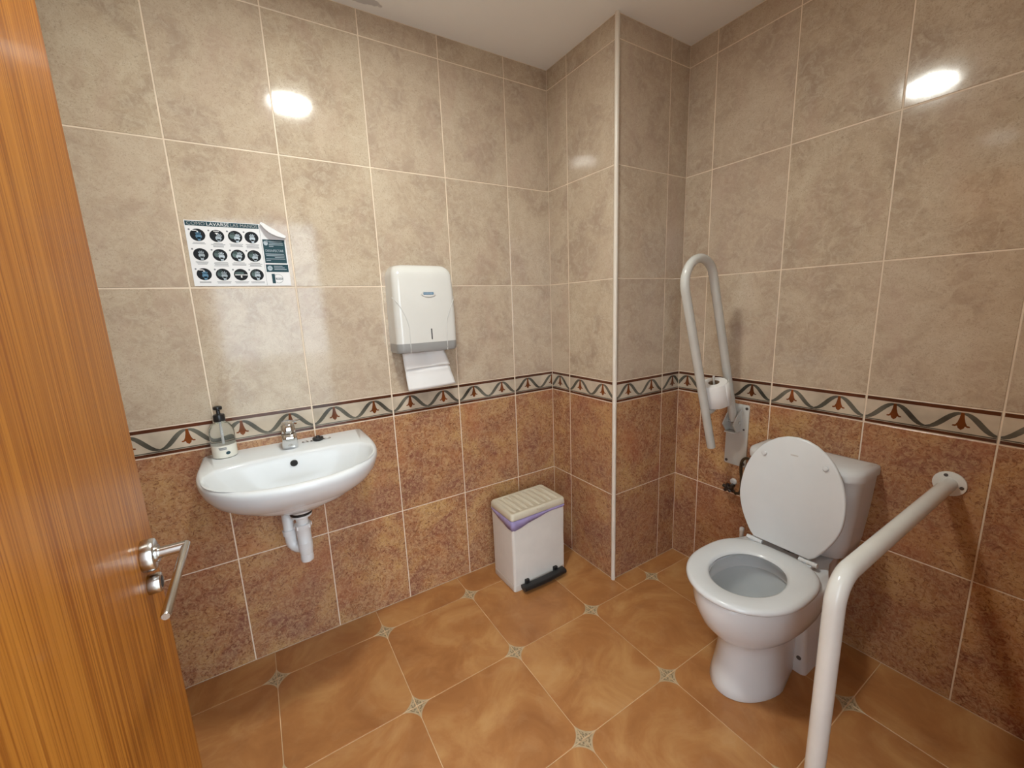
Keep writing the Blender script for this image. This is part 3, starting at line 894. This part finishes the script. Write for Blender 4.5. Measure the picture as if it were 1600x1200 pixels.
def front_y(x): return -DD - 0.004 * (1 - (2 * x / DW) ** 2)
# moulded side grooves, the level slot and the badge
for sgn in (-1, 1):
    pts = []
    for i in range(15):
        t = i / 14; z = 0.002 + 0.222 * t
        e = max(0.0, (t - 0.42) / 0.58)
        x = 0.080 + 0.052 * e ** 1.7
        y = front_y(x) if x < DW / 2 - 0.028 else -(DD - 0.028) - math.sqrt(max(0, 0.028 ** 2 - (x - (DW / 2 - 0.028)) ** 2))
        if z < 0.03: y += 0.0035 * (0.03 - z) / 0.03
        pts.append((sgn * x, y + 0.0009, z))
    MB().tube(pts, 0.0017, 8).obj('moulded_groove', 'groove', cover)
mb = MB().box((-0.0035, front_y(0) - 0.0008, 0.050), (0.0035, front_y(0) + 0.004, 0.097), bev=0.003)
mb.xform(Matrix.Translation((0.012, 0, 0))); mb.obj('level_slot', 'black', cover)
mb = MB(); mb.prism(ell(0.010, 0.236, 0.030, 0.0125), front_y(0) - 0.0012, front_y(0) + 0.003); bad = mb.obj('badge', 'disp_white', cover)
mb = MB(); mb.prism(rect(-0.012, 0.232, 0.031, 0.242), front_y(0) - 0.0016, front_y(0)); mb.obj('badge_print', 'blue_logo', bad, smooth=False)
mb = MB()
for i in range(7): mb.prism(rect(-0.0085 + i * 0.0053, 0.2352, -0.0052 + i * 0.0053, 0.2392), front_y(0) - 0.0019, front_y(0) - 0.001)
mb.obj('badge_lettering', 'poster_hand', bad, smooth=False)
# paper hanging out
pt = thing('paper_towel', 'folded white paper towel hanging out of the dispenser', 'paper towel', (-0.713, -0.055, 1.0))
nx, nz = 14, 16
def towel(u, v):
    # u 0..1 across, v 0 top .. 1 bottom
    xl = -0.108 + 0.010 * v; xr = 0.072 + 0.046 * v
    z = 0.160 * (1 - v) - 0.004 * v + v * (0.006 * u) + 0.0
    x = lerp(xl, xr, u)
    y = 0.004 * math.sin(5.2 * u + 2.0 * v) - 0.018 * v - 0.012 * max(0, 0.46 - v) * math.sin(9 * u) * 2
    if v > 0.47: y -= 0.004 * math.exp(-((v - 0.5) / 0.06) ** 2)
    return (x, y, z)
v = [towel(i / nx, j / nz) for j in range(nz + 1) for i in range(nx + 1)]
f = [(j * (nx + 1) + i, j * (nx + 1) + i + 1, (j + 1) * (nx + 1) + i + 1, (j + 1) * (nx + 1) + i) for j in range(nz) for i in range(nx)]
mb = MB().add(v, f); o = mb.obj('lower_sheet', 'paper', pt)
so = o.modifiers.new('thick', 'SOLIDIFY'); so.thickness = 0.0008
def towel2(u, v):
    x, y, z = towel(u, v * 0.47)
    return (x + 0.002, y - 0.0035 - 0.004 * v * (1 + 0.5 * math.sin(7 * u)), z + 0.0 + 0.006 * v * math.sin(2.4 * u))
v = [towel2(i / nx, j / 8) for j in range(9) for i in range(nx + 1)]
f = [(j * (nx + 1) + i, j * (nx + 1) + i + 1, (j + 1) * (nx + 1) + i + 1, (j + 1) * (nx + 1) + i) for j in range(8) for i in range(nx)]
o = MB().add(v, f).obj('folded_flap', 'paper', pt)
so = o.modifiers.new('thick', 'SOLIDIFY'); so.thickness = 0.0008

# ------------------------------------------------------------------ pedal bin
pb = thing('pedal_bin', 'white rectangular pedal bin with ribbed cream lid in the corner', 'bin', (-0.296, -0.166, 0), (0, 0, math.radians(0.5)))
BW, BD, BH = 0.306, 0.190, 0.365
mb = MB(); rg = []
for z, s in [(0, -0.004), (0.003, 0), (0.033, 0.0), (0.0335, -0.0025), (0.0355, -0.0025), (0.036, -0.0005), (0.2, 0.0), (BH, 0.003)]:
    rg.append([(x, y, z) for x, y in rrect(BW + s, BD + s, 0.013, 5)])
mb.loft(rg); mb.obj('bin_body', 'bin_white', pb)
mb = MB()
# liner folded over the rim, hanging lower at the front left corner
per = rrect(BW + 0.007, BD + 0.007, 0.014, 6)
n = len(per)
dense = []
for i in range(n):
    a_, b_ = per[i], per[(i + 1) % n]
    k = 8 if math.dist(a_, b_) > 0.05 else 1
    dense += [(lerp(a_[0], b_[0], j / k), lerp(a_[1], b_[1], j / k)) for j in range(k)]
top, bot = [], []
for i, (x, y) in enumerate(dense):
    d = math.hypot(x + BW / 2, y + BD / 2)
    drop = 0.010 + 0.036 * math.exp(-(d / 0.13) ** 2) + 0.002 * math.sin(i * 1.7)
    if y > BD / 2 - 0.02: drop = 0.008
    top.append((x, y, BH + 0.001)); bot.append((x * 1.004, y * 1.006, BH - drop))
midr = [((t[0] + b_[0]) / 2 * 1.006, (t[1] + b_[1]) / 2 * 1.008, (t[2] + b_[2]) / 2) for t, b_ in zip(top, bot)]
mb.loft([top, midr, bot], False, False)
o = mb.obj('bin_liner', 'liner', pb); so = o.modifiers.new('thick', 'SOLIDIFY'); so.thickness = 0.001
mb = MB(); rg = []
for z, s, r in [(BH + 0.002, 0.008, 0.016), (BH + 0.004, 0.0105, 0.016), (BH + 0.026, 0.0075, 0.016), (BH + 0.032, 0.001, 0.016), (BH + 0.0335, -0.004, 0.014), (BH + 0.0335, -0.016, 0.010), (BH + 0.0325, -0.018, 0.010)]:
    rg.append([(x, y, z) for x, y in rrect(BW + s, BD + s, r, 5)])
mb.loft(rg); lid = mb.obj('bin_lid', 'bin_cream', pb)
for k in range(8):
    x = -BW / 2 + 0.030 + k * (BW - 0.060) / 7
    mb = MB(); rg = []
    for s in range(7):
        t = s / 6; y = -BD / 2 + 0.016 + (BD - 0.032) * t; wv = 0.0105 if 0 < s < 6 else 0.008; h = 0.0060 if 0 < s < 6 else 0.0005
        rg.append([(x - wv, y, BH + 0.0325), (x - wv * 0.55, y, BH + 0.0325 + h), (x + wv * 0.55, y, BH + 0.0325 + h), (x + wv, y, BH + 0.0325)])
    mb.loft(rg); mb.obj('lid_rib', 'bin_cream', lid, ang=60)
MB().box((-0.025 + 0.01, -BD / 2 - 0.009, BH + 0.020), (0.025 + 0.01, -BD / 2 + 0.004, BH + 0.028), bev=0.003).obj('lid_catch', 'bin_cream', lid)
mb = MB(); rg = []
for t in range(13):
    s = t / 12; x = -0.120 + 0.246 * s; d = 0.024 + 0.006 * math.sin(PI * s)
    rg.append([(x, -BD / 2 - d + a_, 0.027 + b_) for a_, b_ in rrect(0.040, 0.022, 0.008, 4)])
mb.loft(rg)
for x in (-0.085, 0.085): mb.box((x - 0.011, -BD / 2 - 0.012, 0.022), (x + 0.011, -BD / 2 + 0.002, 0.050), bev=0.002)
mb.obj('pedal', 'black', pb)

# ------------------------------------------------------------------ toilet (local x = away from the wall)
TYC = -1.092
to = thing('toilet', 'white close-coupled toilet with raised lid and cistern against the wall', 'toilet', (B - 0.002, TYC, 0), (0, 0, PI))
NR = 56
def egg(front, back, hw, z, wide=0.42, pf=2.0, pbk=2.6):
    """plan outline; widest at `wide` of the length from the front"""
    L = front - back; cx = front - L * wide; out = []
    for i in range(NR):
        t = 2 * PI * i / NR; c, s = math.cos(t), math.sin(t)
        p = pf if c > 0 else pbk
        r = (abs(c) ** p + abs(s) ** p) ** (-1 / p)
        out.append((cx + (front - cx if c > 0 else cx - back) * r * c, hw * r * s, z))
    return out
RIM = 0.398
mb = MB()
rg = [egg(0.585, 0.085, 0.112, 0.0, 0.40, 2.0, 3.2), egg(0.588, 0.083, 0.114, 0.004, 0.40, 2.0, 3.2), egg(0.580, 0.085, 0.110, 0.03, 0.40, 2.0, 3.2), egg(0.567, 0.09, 0.103, 0.09, 0.40, 2, 3.2),
      egg(0.560, 0.095, 0.099, 0.15, 0.40, 2, 3.2), egg(0.562, 0.095, 0.099, 0.180, 0.40, 2, 3.0), egg(0.572, 0.09, 0.106, 0.196, 0.41, 2, 2.8), egg(0.602, 0.08, 0.128, 0.222, 0.42, 2, 2.6),
      egg(0.640, 0.06, 0.152, 0.265, 0.43, 2, 2.6), egg(0.664, 0.04, 0.165, 0.31, 0.44, 2, 2.6), egg(0.677, 0.03, 0.1715, 0.35, 0.45, 2, 2.6), egg(0.680, 0.02, 0.1735, 0.385, 0.46, 2, 2.6),
      egg(0.678, 0.02, 0.172, 0.394, 0.46, 2, 2.6), egg(0.672, 0.022, 0.168, RIM, 0.46, 2, 2.6),
      egg(0.615, 0.305, 0.118, RIM, 0.48, 2, 2.2), egg(0.608, 0.312, 0.112, RIM - 0.006, 0.48, 2, 2.2), egg(0.612, 0.305, 0.116, 0.372, 0.48, 2, 2.2), egg(0.612, 0.305, 0.116, 0.352, 0.48, 2, 2.2),
      egg(0.607, 0.308, 0.112, 0.347, 0.48, 2, 2.2), egg(0.620, 0.300, 0.123, 0.343, 0.48, 2, 2.2), egg(0.605, 0.300, 0.116, 0.29, 0.48, 2, 2.2), egg(0.565, 0.300, 0.094, 0.235, 0.48, 2, 2.2), egg(0.50, 0.315, 0.062, 0.195, 0.5, 2, 2.2), egg(0.45, 0.345, 0.035, 0.175, 0.5, 2, 2), egg(0.42, 0.375, 0.01, 0.17, 0.5, 2, 2)]
# pinch the rear of the pedestal narrower and pull the rear of the bowl into a neck
def pinch(p):
    x, y, z = p
    if z < RIM + 0.001 and x < 0.42:
        k = max(0.0, min(1.0, ((0.30 if z > 0.2 else 0.42) - x) / 0.14)); lim = 0.118 if z > 0.2 else 0.085
        if abs(y) > lim * 0.5: y = math.copysign(min(abs(y), lerp(abs(y), min(abs(y), lim), k)), y)
    return (x, y, z)
rg = [[pinch(p) for p in r] for r in rg]
mb.loft(rg)
bowl = mb.obj('toilet_bowl', 'porcelain', to, ang=55)
MB().loft([egg(0.53, 0.305, 0.075, 0.2125, 0.5, 2, 2), egg(0.53, 0.305, 0.075, 0.2135, 0.5, 2, 2)]).obj('water', 'water', bowl)
mb = MB()
mb.loft([[(0.18 + x, y, z) for x, y in rrect(0.215, w, 0.016, 5)] for z, w in [(0, 0.250), (0.01, 0.250), (0.05, 0.244), (0.10, 0.238), (0.16, 0.232), (0.20, 0.220), (0.235, 0.20)]])
mb.obj('rear_foot', 'porcelain', bowl)
for s in (-1, 1):
    MB().lathe([(0.0075, 0), (0.0075, 0.003), (0.004, 0.005)], 16, 'Y').obj('bolt', 'screw', bowl, loc=(0.287, s * 0.102, 0.062), rot=(0, 0, -PI / 2))
# seat ring
mb = MB()
def seat_ring(d, z): return egg(0.690 - d, 0.262 + d, 0.178 - d, z, 0.50, 2.0, 2.9)
def seat_in(d, z): return egg(0.612 + d, 0.345 - d, 0.106 + d, z, 0.50, 2, 2.15)
z0 = RIM + 0.006
mb.loft([seat_in(0.004, z0), seat_ring(0.004, z0), seat_ring(0.0, z0 + 0.005), seat_ring(0.001, z0 + 0.012), seat_ring(0.006, z0 + 0.017), seat_ring(0.014, z0 + 0.019), seat_in(0.012, z0 + 0.018), seat_in(0.004, z0 + 0.014), seat_in(0.0, z0 + 0.008), seat_in(0.004, z0)], False, False)
seat = mb.obj('seat', 'seat', to, ang=60)
for x, y in ((0.60, 0.125), (0.60, -0.125)): MB().lathe([(0.008, RIM - 0.001), (0.008, z0 + 0.002)], 12, 'Z', (x, y, 0)).obj('seat_buffer', 'seat', seat)
# raised lid, leaning on the cistern
LH = 0.408
def lid_half(s):
    """half width of the lid at height s (0 bottom .. 1 top)"""
    if s < 0.42: t = s / 0.42; return 0.098 + (0.1695 - 0.098) * math.sin(t * PI / 2) ** 0.9
    t = (s - 0.42) / 0.58; return 0.1695 * math.sqrt(max(0, 1 - t ** 2.15))
pts = [];
for i in range(33): s = i / 32; s = s if s < 0.9 else 0.9 + 0.1 * (1 - (1 - (s - 0.9) / 0.1) ** 2); pts.append((s, lid_half(s)))
outl = [(w, s * LH) for s, w in pts if w > 0.002] + [(0, LH)] + [(-w, s * LH) for s, w in reversed(pts) if w > 0.002]
# soften the two lower corners
outl = [(x * (0.95 if z < 0.002 else 1), z) for x, z in outl]
mb = MB()
def lidring(k, d): return [(d, x * k, LH / 2 + (z - LH / 2) * k) for x, z in outl]
mb.loft([lidring(0.97, -0.007), lidring(0.99, -0.0055), lidring(1, -0.002), lidring(1, 0.002), lidring(0.99, 0.0055), lidring(0.97, 0.007)])
lido = mb.obj('lid', 'seat', to, ang=50, loc=(0.262, 0, RIM + 0.036), rot=(0, math.radians(-8.5), 0))
lido['label'] = 'raised white toilet lid'
for y, z in ((0.098, 0.325), (-0.098, 0.325)):
    MB().lathe([(0.0085, 0.006), (0.0085, 0.012), (0.006, 0.015), (0.001, 0.0155)], 16, 'X', (0, y, z)).obj('lid_buffer', 'seat', lido)
MB().box((0.0068, -0.012, 0.340), (0.0073, 0.012, 0.345)).obj('lid_print', 'groove', lido, smooth=False)
for s in (-1, 1):
    hg = MB().tube([(0.262, s * 0.118, RIM + 0.024), (0.262, s * 0.062, RIM + 0.024)], 0.0085, 16).obj('hinge', 'seat', to)
    mb = MB()
    for k in (0.072, 0.090, 0.108): mb.tube([(0.262, s * (k - 0.002), RIM + 0.024), (0.262, s * (k + 0.002), RIM + 0.024)], 0.0093, 16)
    mb.obj('hinge_ring', 'pvc', hg)
    MB().box((0.250, s * 0.09 - 0.014, RIM - 0.001), (0.274, s * 0.09 + 0.014, RIM + 0.018), bev=0.003).obj('hinge_foot', 'seat', hg)
# cistern
def cis(front, hw, z, back=0.0, rc=0.055):
    out = []
    for x, y in [(back, -hw), (back, -hw * 0.5), (back, 0), (back, hw * 0.5), (back, hw)]: out.append((x, y, z))
    for i in range(9):
        a = math.radians(90 - 90 * i / 8); out.append((front - rc - 0.018 + rc * math.cos(a) , hw - rc + rc * math.sin(a), z))
    for i in range(1, 12):
        t = 1 - 2 * i / 12; y = (hw - rc) * t; out.append((front - 0.018 * t * t, y, z))
    for i in range(9):
        a = math.radians(0 - 90 * i / 8); out.append((front - rc - 0.018 + rc * math.cos(a), -hw + rc + rc * math.sin(a), z))
    # close the ring along the back only once
    return out[:-1] + [(front - rc - 0.018, -hw, z)]
mb = MB()
mb.loft([cis(0.168, 0.144, 0.402), cis(0.174, 0.152, 0.408), cis(0.178, 0.162, 0.46), cis(0.184, 0.173, 0.58), cis(0.186, 0.180, 0.69), cis(0.187, 0.181, 0.704)])
ci = mb.obj('cistern', 'porcelain', to, ang=50, loc=(0, -0.010, 0))
mb = MB()
mb.loft([cis(0.186, 0.185, 0.7235), cis(0.193, 0.187, 0.725), cis(0.194, 0.188, 0.745), cis(0.190, 0.185, 0.756), cis(0.178, 0.176, 0.762, 0.008), cis(0.150, 0.162, 0.766, 0.03, 0.04)])
cl = mb.obj('cistern_lid', 'porcelain', to, ang=50, loc=(0, -0.010, -0.018))
MB().lathe([(0.021, 0.764), (0.021, 0.769), (0.018, 0.771), (0.017, 0.7705)], 28, 'Z', (0.095, 0, 0)).obj('flush_button', 'chrome', cl)
MB().box((0.060, 0.135, 0.7655), (0.064, 0.160, 0.7665)).obj('lid_mark', 'groove', cl, smooth=False)
MB().tube([(0.16, 0.0, 0.395), (0.16, 0.0, 0.405)], 0.05, 20).obj('gasket', 'dark', to)

# ------------------------------------------------------------------ water supply: angle valve, hose
VY, VZ = -0.765, 0.484
av = thing('angle_valve', 'tarnished angle stop valve on the wall left of the toilet', 'valve', (B, VY, VZ))
MB().lathe([(0.015, -0.0005), (0.015, -0.005), (0.011, -0.010)], 24, 'X', (0, 0.002, 0.016)).obj('wall_flange', 'pvc', av)
MB().tube([(-0.006, 0, 0), (-0.040, 0, 0)], 0.0095, 16).obj('valve_body', 'metal_dark', av)
mb = MB().tube([(-0.030, 0, -0.002), (-0.030, -0.004, -0.016), (-0.030, -0.020, -0.017)], [0.009, 0.009, 0.007], 14)
mb.obj('outlet_nut', 'metal_dark', av)
mb = MB()
for k in range(5):
    a = 2 * PI * k / 5 + 0.3; mb.tube([(-0.050, 0, 0), (-0.050, 0.019 * math.cos(a) * 1.25, 0.019 * math.sin(a))], [0.009, 0.0075], 10)
mb.lathe([(0.010, -0.040), (0.012, -0.044), (0.012, -0.054), (0.008, -0.058)], 16, 'X')
mb.obj('valve_knob', 'metal_dark', av)
ho = MB()
cpts = [(B - 0.040, -0.795, 0.464), (B - 0.045, -0.820, 0.475), (B - 0.050, -0.826, 0.530), (B - 0.052, -0.818, 0.590), (B - 0.053, -0.820, 0.628), (B - 0.056, -0.835, 0.648), (B - 0.060, -0.858, 0.652), (B - 0.064, -0.885, 0.648), (B - 0.066, -0.8935, 0.646)]
def smooth_path(p, it=2):
    for _ in range(it):
        q = [p[0]]
        for i in range(len(p) - 1):
            a_, b_ = Vector(p[i]), Vector(p[i + 1]); q += [a_ * .75 + b_ * .25, a_ * .25 + b_ * .75]
        p = q + [p[-1]]
    return p
hs = thing('supply_hose', 'dark braided water hose curving behind the toilet lid to the cistern', 'hose', (B, -0.82, 0.46))
ho.tube(smooth_path(cpts), 0.0062, 12); ho.xform(Matrix.Translation((-B, 0.82, -0.46))); ho.obj('braided_tube', 'hose', hs)
mb = MB().tube([(B - 0.063, -0.876, 0.649), (B - 0.066, -0.893, 0.646)], 0.0095, 6); mb.xform(Matrix.Translation((-B, 0.82, -0.46))); mb.obj('hose_nut', 'metal_dark', hs)
mb = MB().tube([(B - 0.052, -0.838, 0.590), (B - 0.004, -0.838, 0.604)], 0.006, 10).lathe([(0.012, -0.004), (0.012, -0.0005)], 16, 'X', (B, -0.838, 0.604))
mb.xform(Matrix.Translation((-B, 0.82, -0.46))); mb.obj('wall_clip', 'metal_dark', hs)

# toilet brush
tb = thing('toilet_brush', 'white toilet brush standing behind the toilet', 'toilet brush', (0.372, -0.855, 0))
MB().lathe([(0.048, 0), (0.050, 0.004), (0.046, 0.10), (0.043, 0.12), (0.040, 0.12), (0.040, 0.10), (0.001, 0.09)], 28).obj('holder', 'pvc', tb)
mb = MB().lathe([(0.007, 0.06), (0.0075, 0.20), (0.0085, 0.315), (0.0098, 0.322), (0.0098, 0.334), (0.007, 0.338), (0.001, 0.3385)], 20); mb.obj('handle', 'pvc', tb)

# ------------------------------------------------------------------ folded-up grab rail
GY = -0.755
gr = thing('folding_grab_rail', 'white folding grab rail swung up against the wall, toilet roll on it', 'grab rail', (B, GY, 0.84))
mb = MB()
mb.loft([[(-0.0005, y, z) for y, z in rrect(0.098, 0.285, 0.008, 4, -0.009, -0.115)], [(-0.0055, y, z) for y, z in rrect(0.098, 0.285, 0.008, 4, -0.009, -0.115)], [(-0.006, y, z) for y, z in rrect(0.096, 0.283, 0.007, 4, -0.009, -0.115)]])
pl = mb.obj('wall_plate', 'enamel_grey', gr)
for y, z, r in ((0.030, 0.012, .0065), (-0.048, 0.012, .0065), (0.030, -0.243, .0065), (-0.048, -0.243, .0065), (0.026, -0.085, .0042), (-0.040, -0.085, .0042)):
    MB().lathe([(r, -0.0055), (r, -0.0075), (r * 0.6, -0.0085)], 14, 'X', (0, y, z)).obj('screw', 'screw', pl)
# rail in the plane y = GY: near leg, round top, free leg  (x, z in the world)
lean = Vector((-0.315, 0, 0.949)).normalized(); perp = Vector((-lean.z, 0, lean.x))
Pn = Vector((B - 0.020, 0, 0.795))
RB = 0.090
top = Pn + lean * 0.6586
path = [Pn, Pn + lean * 0.3, top]
cen = top + perp * RB
for i in range(1, 16):
    a = PI * i / 16; path.append(cen - perp * RB * math.cos(a) + lean * RB * math.sin(a))
end = top + perp * 2 * RB
path += [end, end - lean * 0.4, end - lean * 0.695]
loc = Vector((B, 0, 0.84))
MB().tube([p - loc for p in path], 0.0168, 20).obj('rail', 'enamel_grey', gr)
mb = MB().tube([(Pn + lean * 0.105) - loc, (Pn + lean * 0.112) - loc], 0.0178, 20); mb.obj('rail_joint', 'enamel_grey', gr)
for s in (-1, 1):       # hinge cheeks on both sides of the tube
    mb = MB().prism([(-0.0055, 0.008), (-0.0055, -0.092), (-0.034, -0.098), (-0.066, -0.060), (-0.034, -0.018)], s * 0.021, s * 0.026)
    mb.obj('hinge_cheek', 'enamel_grey', gr, smooth=False)
MB().box((-0.050, -0.024, -0.100), (-0.006, 0.024, -0.094), bev=0.002).obj('hinge_stop', 'enamel_grey', gr)
MB().tube([(-0.022, -0.029, -0.052), (-0.022, 0.029, -0.052)], 0.006, 14).obj('hinge_pin', 'steel', gr)
# roll arm from the free leg
pa = end - lean * 0.530
rollc = Vector((B - 0.176, 0, 0.940))
ab = rollc - lean * 0.062
ap = [pa, pa.lerp(ab, 0.5) + Vector((0, 0, -0.004)), ab, rollc, rollc + lean * 0.068, rollc + lean * 0.080 + Vector((0.006, 0, 0.0))]
MB().tube([p - loc + Vector((0, -0.004, 0)) for p in ap], [0.009, 0.009, 0.0065, 0.0045, 0.0045, 0.004], 12).obj('roll_arm', 'enamel_grey', gr)
# toilet roll
trl = thing('toilet_roll', 'white toilet paper roll on the arm of the folded grab rail', 'toilet roll', (rollc.x, GY - 0.004, rollc.z), (0, math.atan2(lean.x, lean.z), 0))
mb = MB().lathe([(0.0215, -0.050), (0.050, -0.050), (0.0515, -0.048), (0.0515, 0.048), (0.050, 0.050), (0.0215, 0.050)], 36, cap=False)
mb.obj('paper_winding', 'paper', trl)
MB().lathe([(0.0200, -0.0495), (0.0216, -0.0495), (0.0216, 0.0495), (0.0200, 0.0495), (0.0200, -0.0495)], 30, cap=False).obj('cardboard_core', 'cardboard', trl)
v = []; f = []
for i in range(9):          # loose end of the paper
    a = math.radians(-95 + 70 * i / 8); r = 0.0522 + 0.011 * (i / 8) ** 2
    v += [(r * math.cos(a), r * math.sin(a), -0.049 - 0.014 * (i / 8)), (r * math.cos(a), r * math.sin(a), 0.049 - 0.003 * i / 8)]
for i in range(8): f.append((2 * i, 2 * i + 2, 2 * i + 3, 2 * i + 1))
o = MB().add(v, f).obj('loose_end', 'paper', trl); so = o.modifiers.new('thick', 'SOLIDIFY'); so.thickness = 0.0006

# ------------------------------------------------------------------ fixed floor-to-wall grab bar
FY, FZ = -1.437, 0.733
XV = -0.352
gb = thing('floor_grab_bar', 'white tubular grab bar bent from the wall flange down to the floor', 'grab rail', (XV, FY, 0))
RBD = 0.062; GR = 0.0198
pts = [(B - 0.004, FY, FZ), (XV + RBD + 0.2, FY, FZ)]
for i in range(0, 13):
    a = math.radians(90 + 90 * i / 12); pts.append((XV + RBD + RBD * math.cos(a), FY, FZ - RBD + RBD * math.sin(a)))
pts += [(XV, FY, 0.3), (XV, FY, 0.004)]
MB().tube([(p[0] - XV, p[1] - FY, p[2]) for p in pts], GR, 24).obj('bent_tube', 'enamel', gb)
def flange(o_loc, axis, nm):
    sgn = -1 if axis == 'X' else 1
    return MB().lathe([(0.039, 0.0), (0.0395, sgn * 0.002), (0.0385, sgn * 0.0045), (0.037, sgn * 0.005), (0.001, sgn * 0.005)], 36, axis).obj(nm, 'enamel', gb, loc=o_loc)
wfl = flange((B - XV - 0.0002, 0, FZ), 'X', 'wall_flange')
for k in range(3):
    a = math.radians(20 + 120 * k)
    MB().lathe([(0.0052, -0.0045), (0.0052, -0.0065), (0.003, -0.0072)], 14, 'X', (0, 0.0285 * math.sin(a), 0.0285 * math.cos(a))).obj('screw', 'screw', wfl)
ffl = flange((0, 0, 0.0), 'Z', 'floor_flange')
for k in range(3):
    a = math.radians(50 + 120 * k)
    MB().lathe([(0.0052, 0.0045), (0.0052, 0.0065), (0.003, 0.0072)], 14, 'Z', (0.0285 * math.sin(a), 0.0285 * math.cos(a), 0)).obj('screw', 'screw', ffl)

for o in COL.objects:
    if o.name.split('.')[0] in ('step_caption', 'step_picture', 'info_print', 'badge_lettering', 'emblem_print', 'emblem', 'clock_hands', 'printed_lettering', 'lettering'):
        o['kind'] = 'stuff'
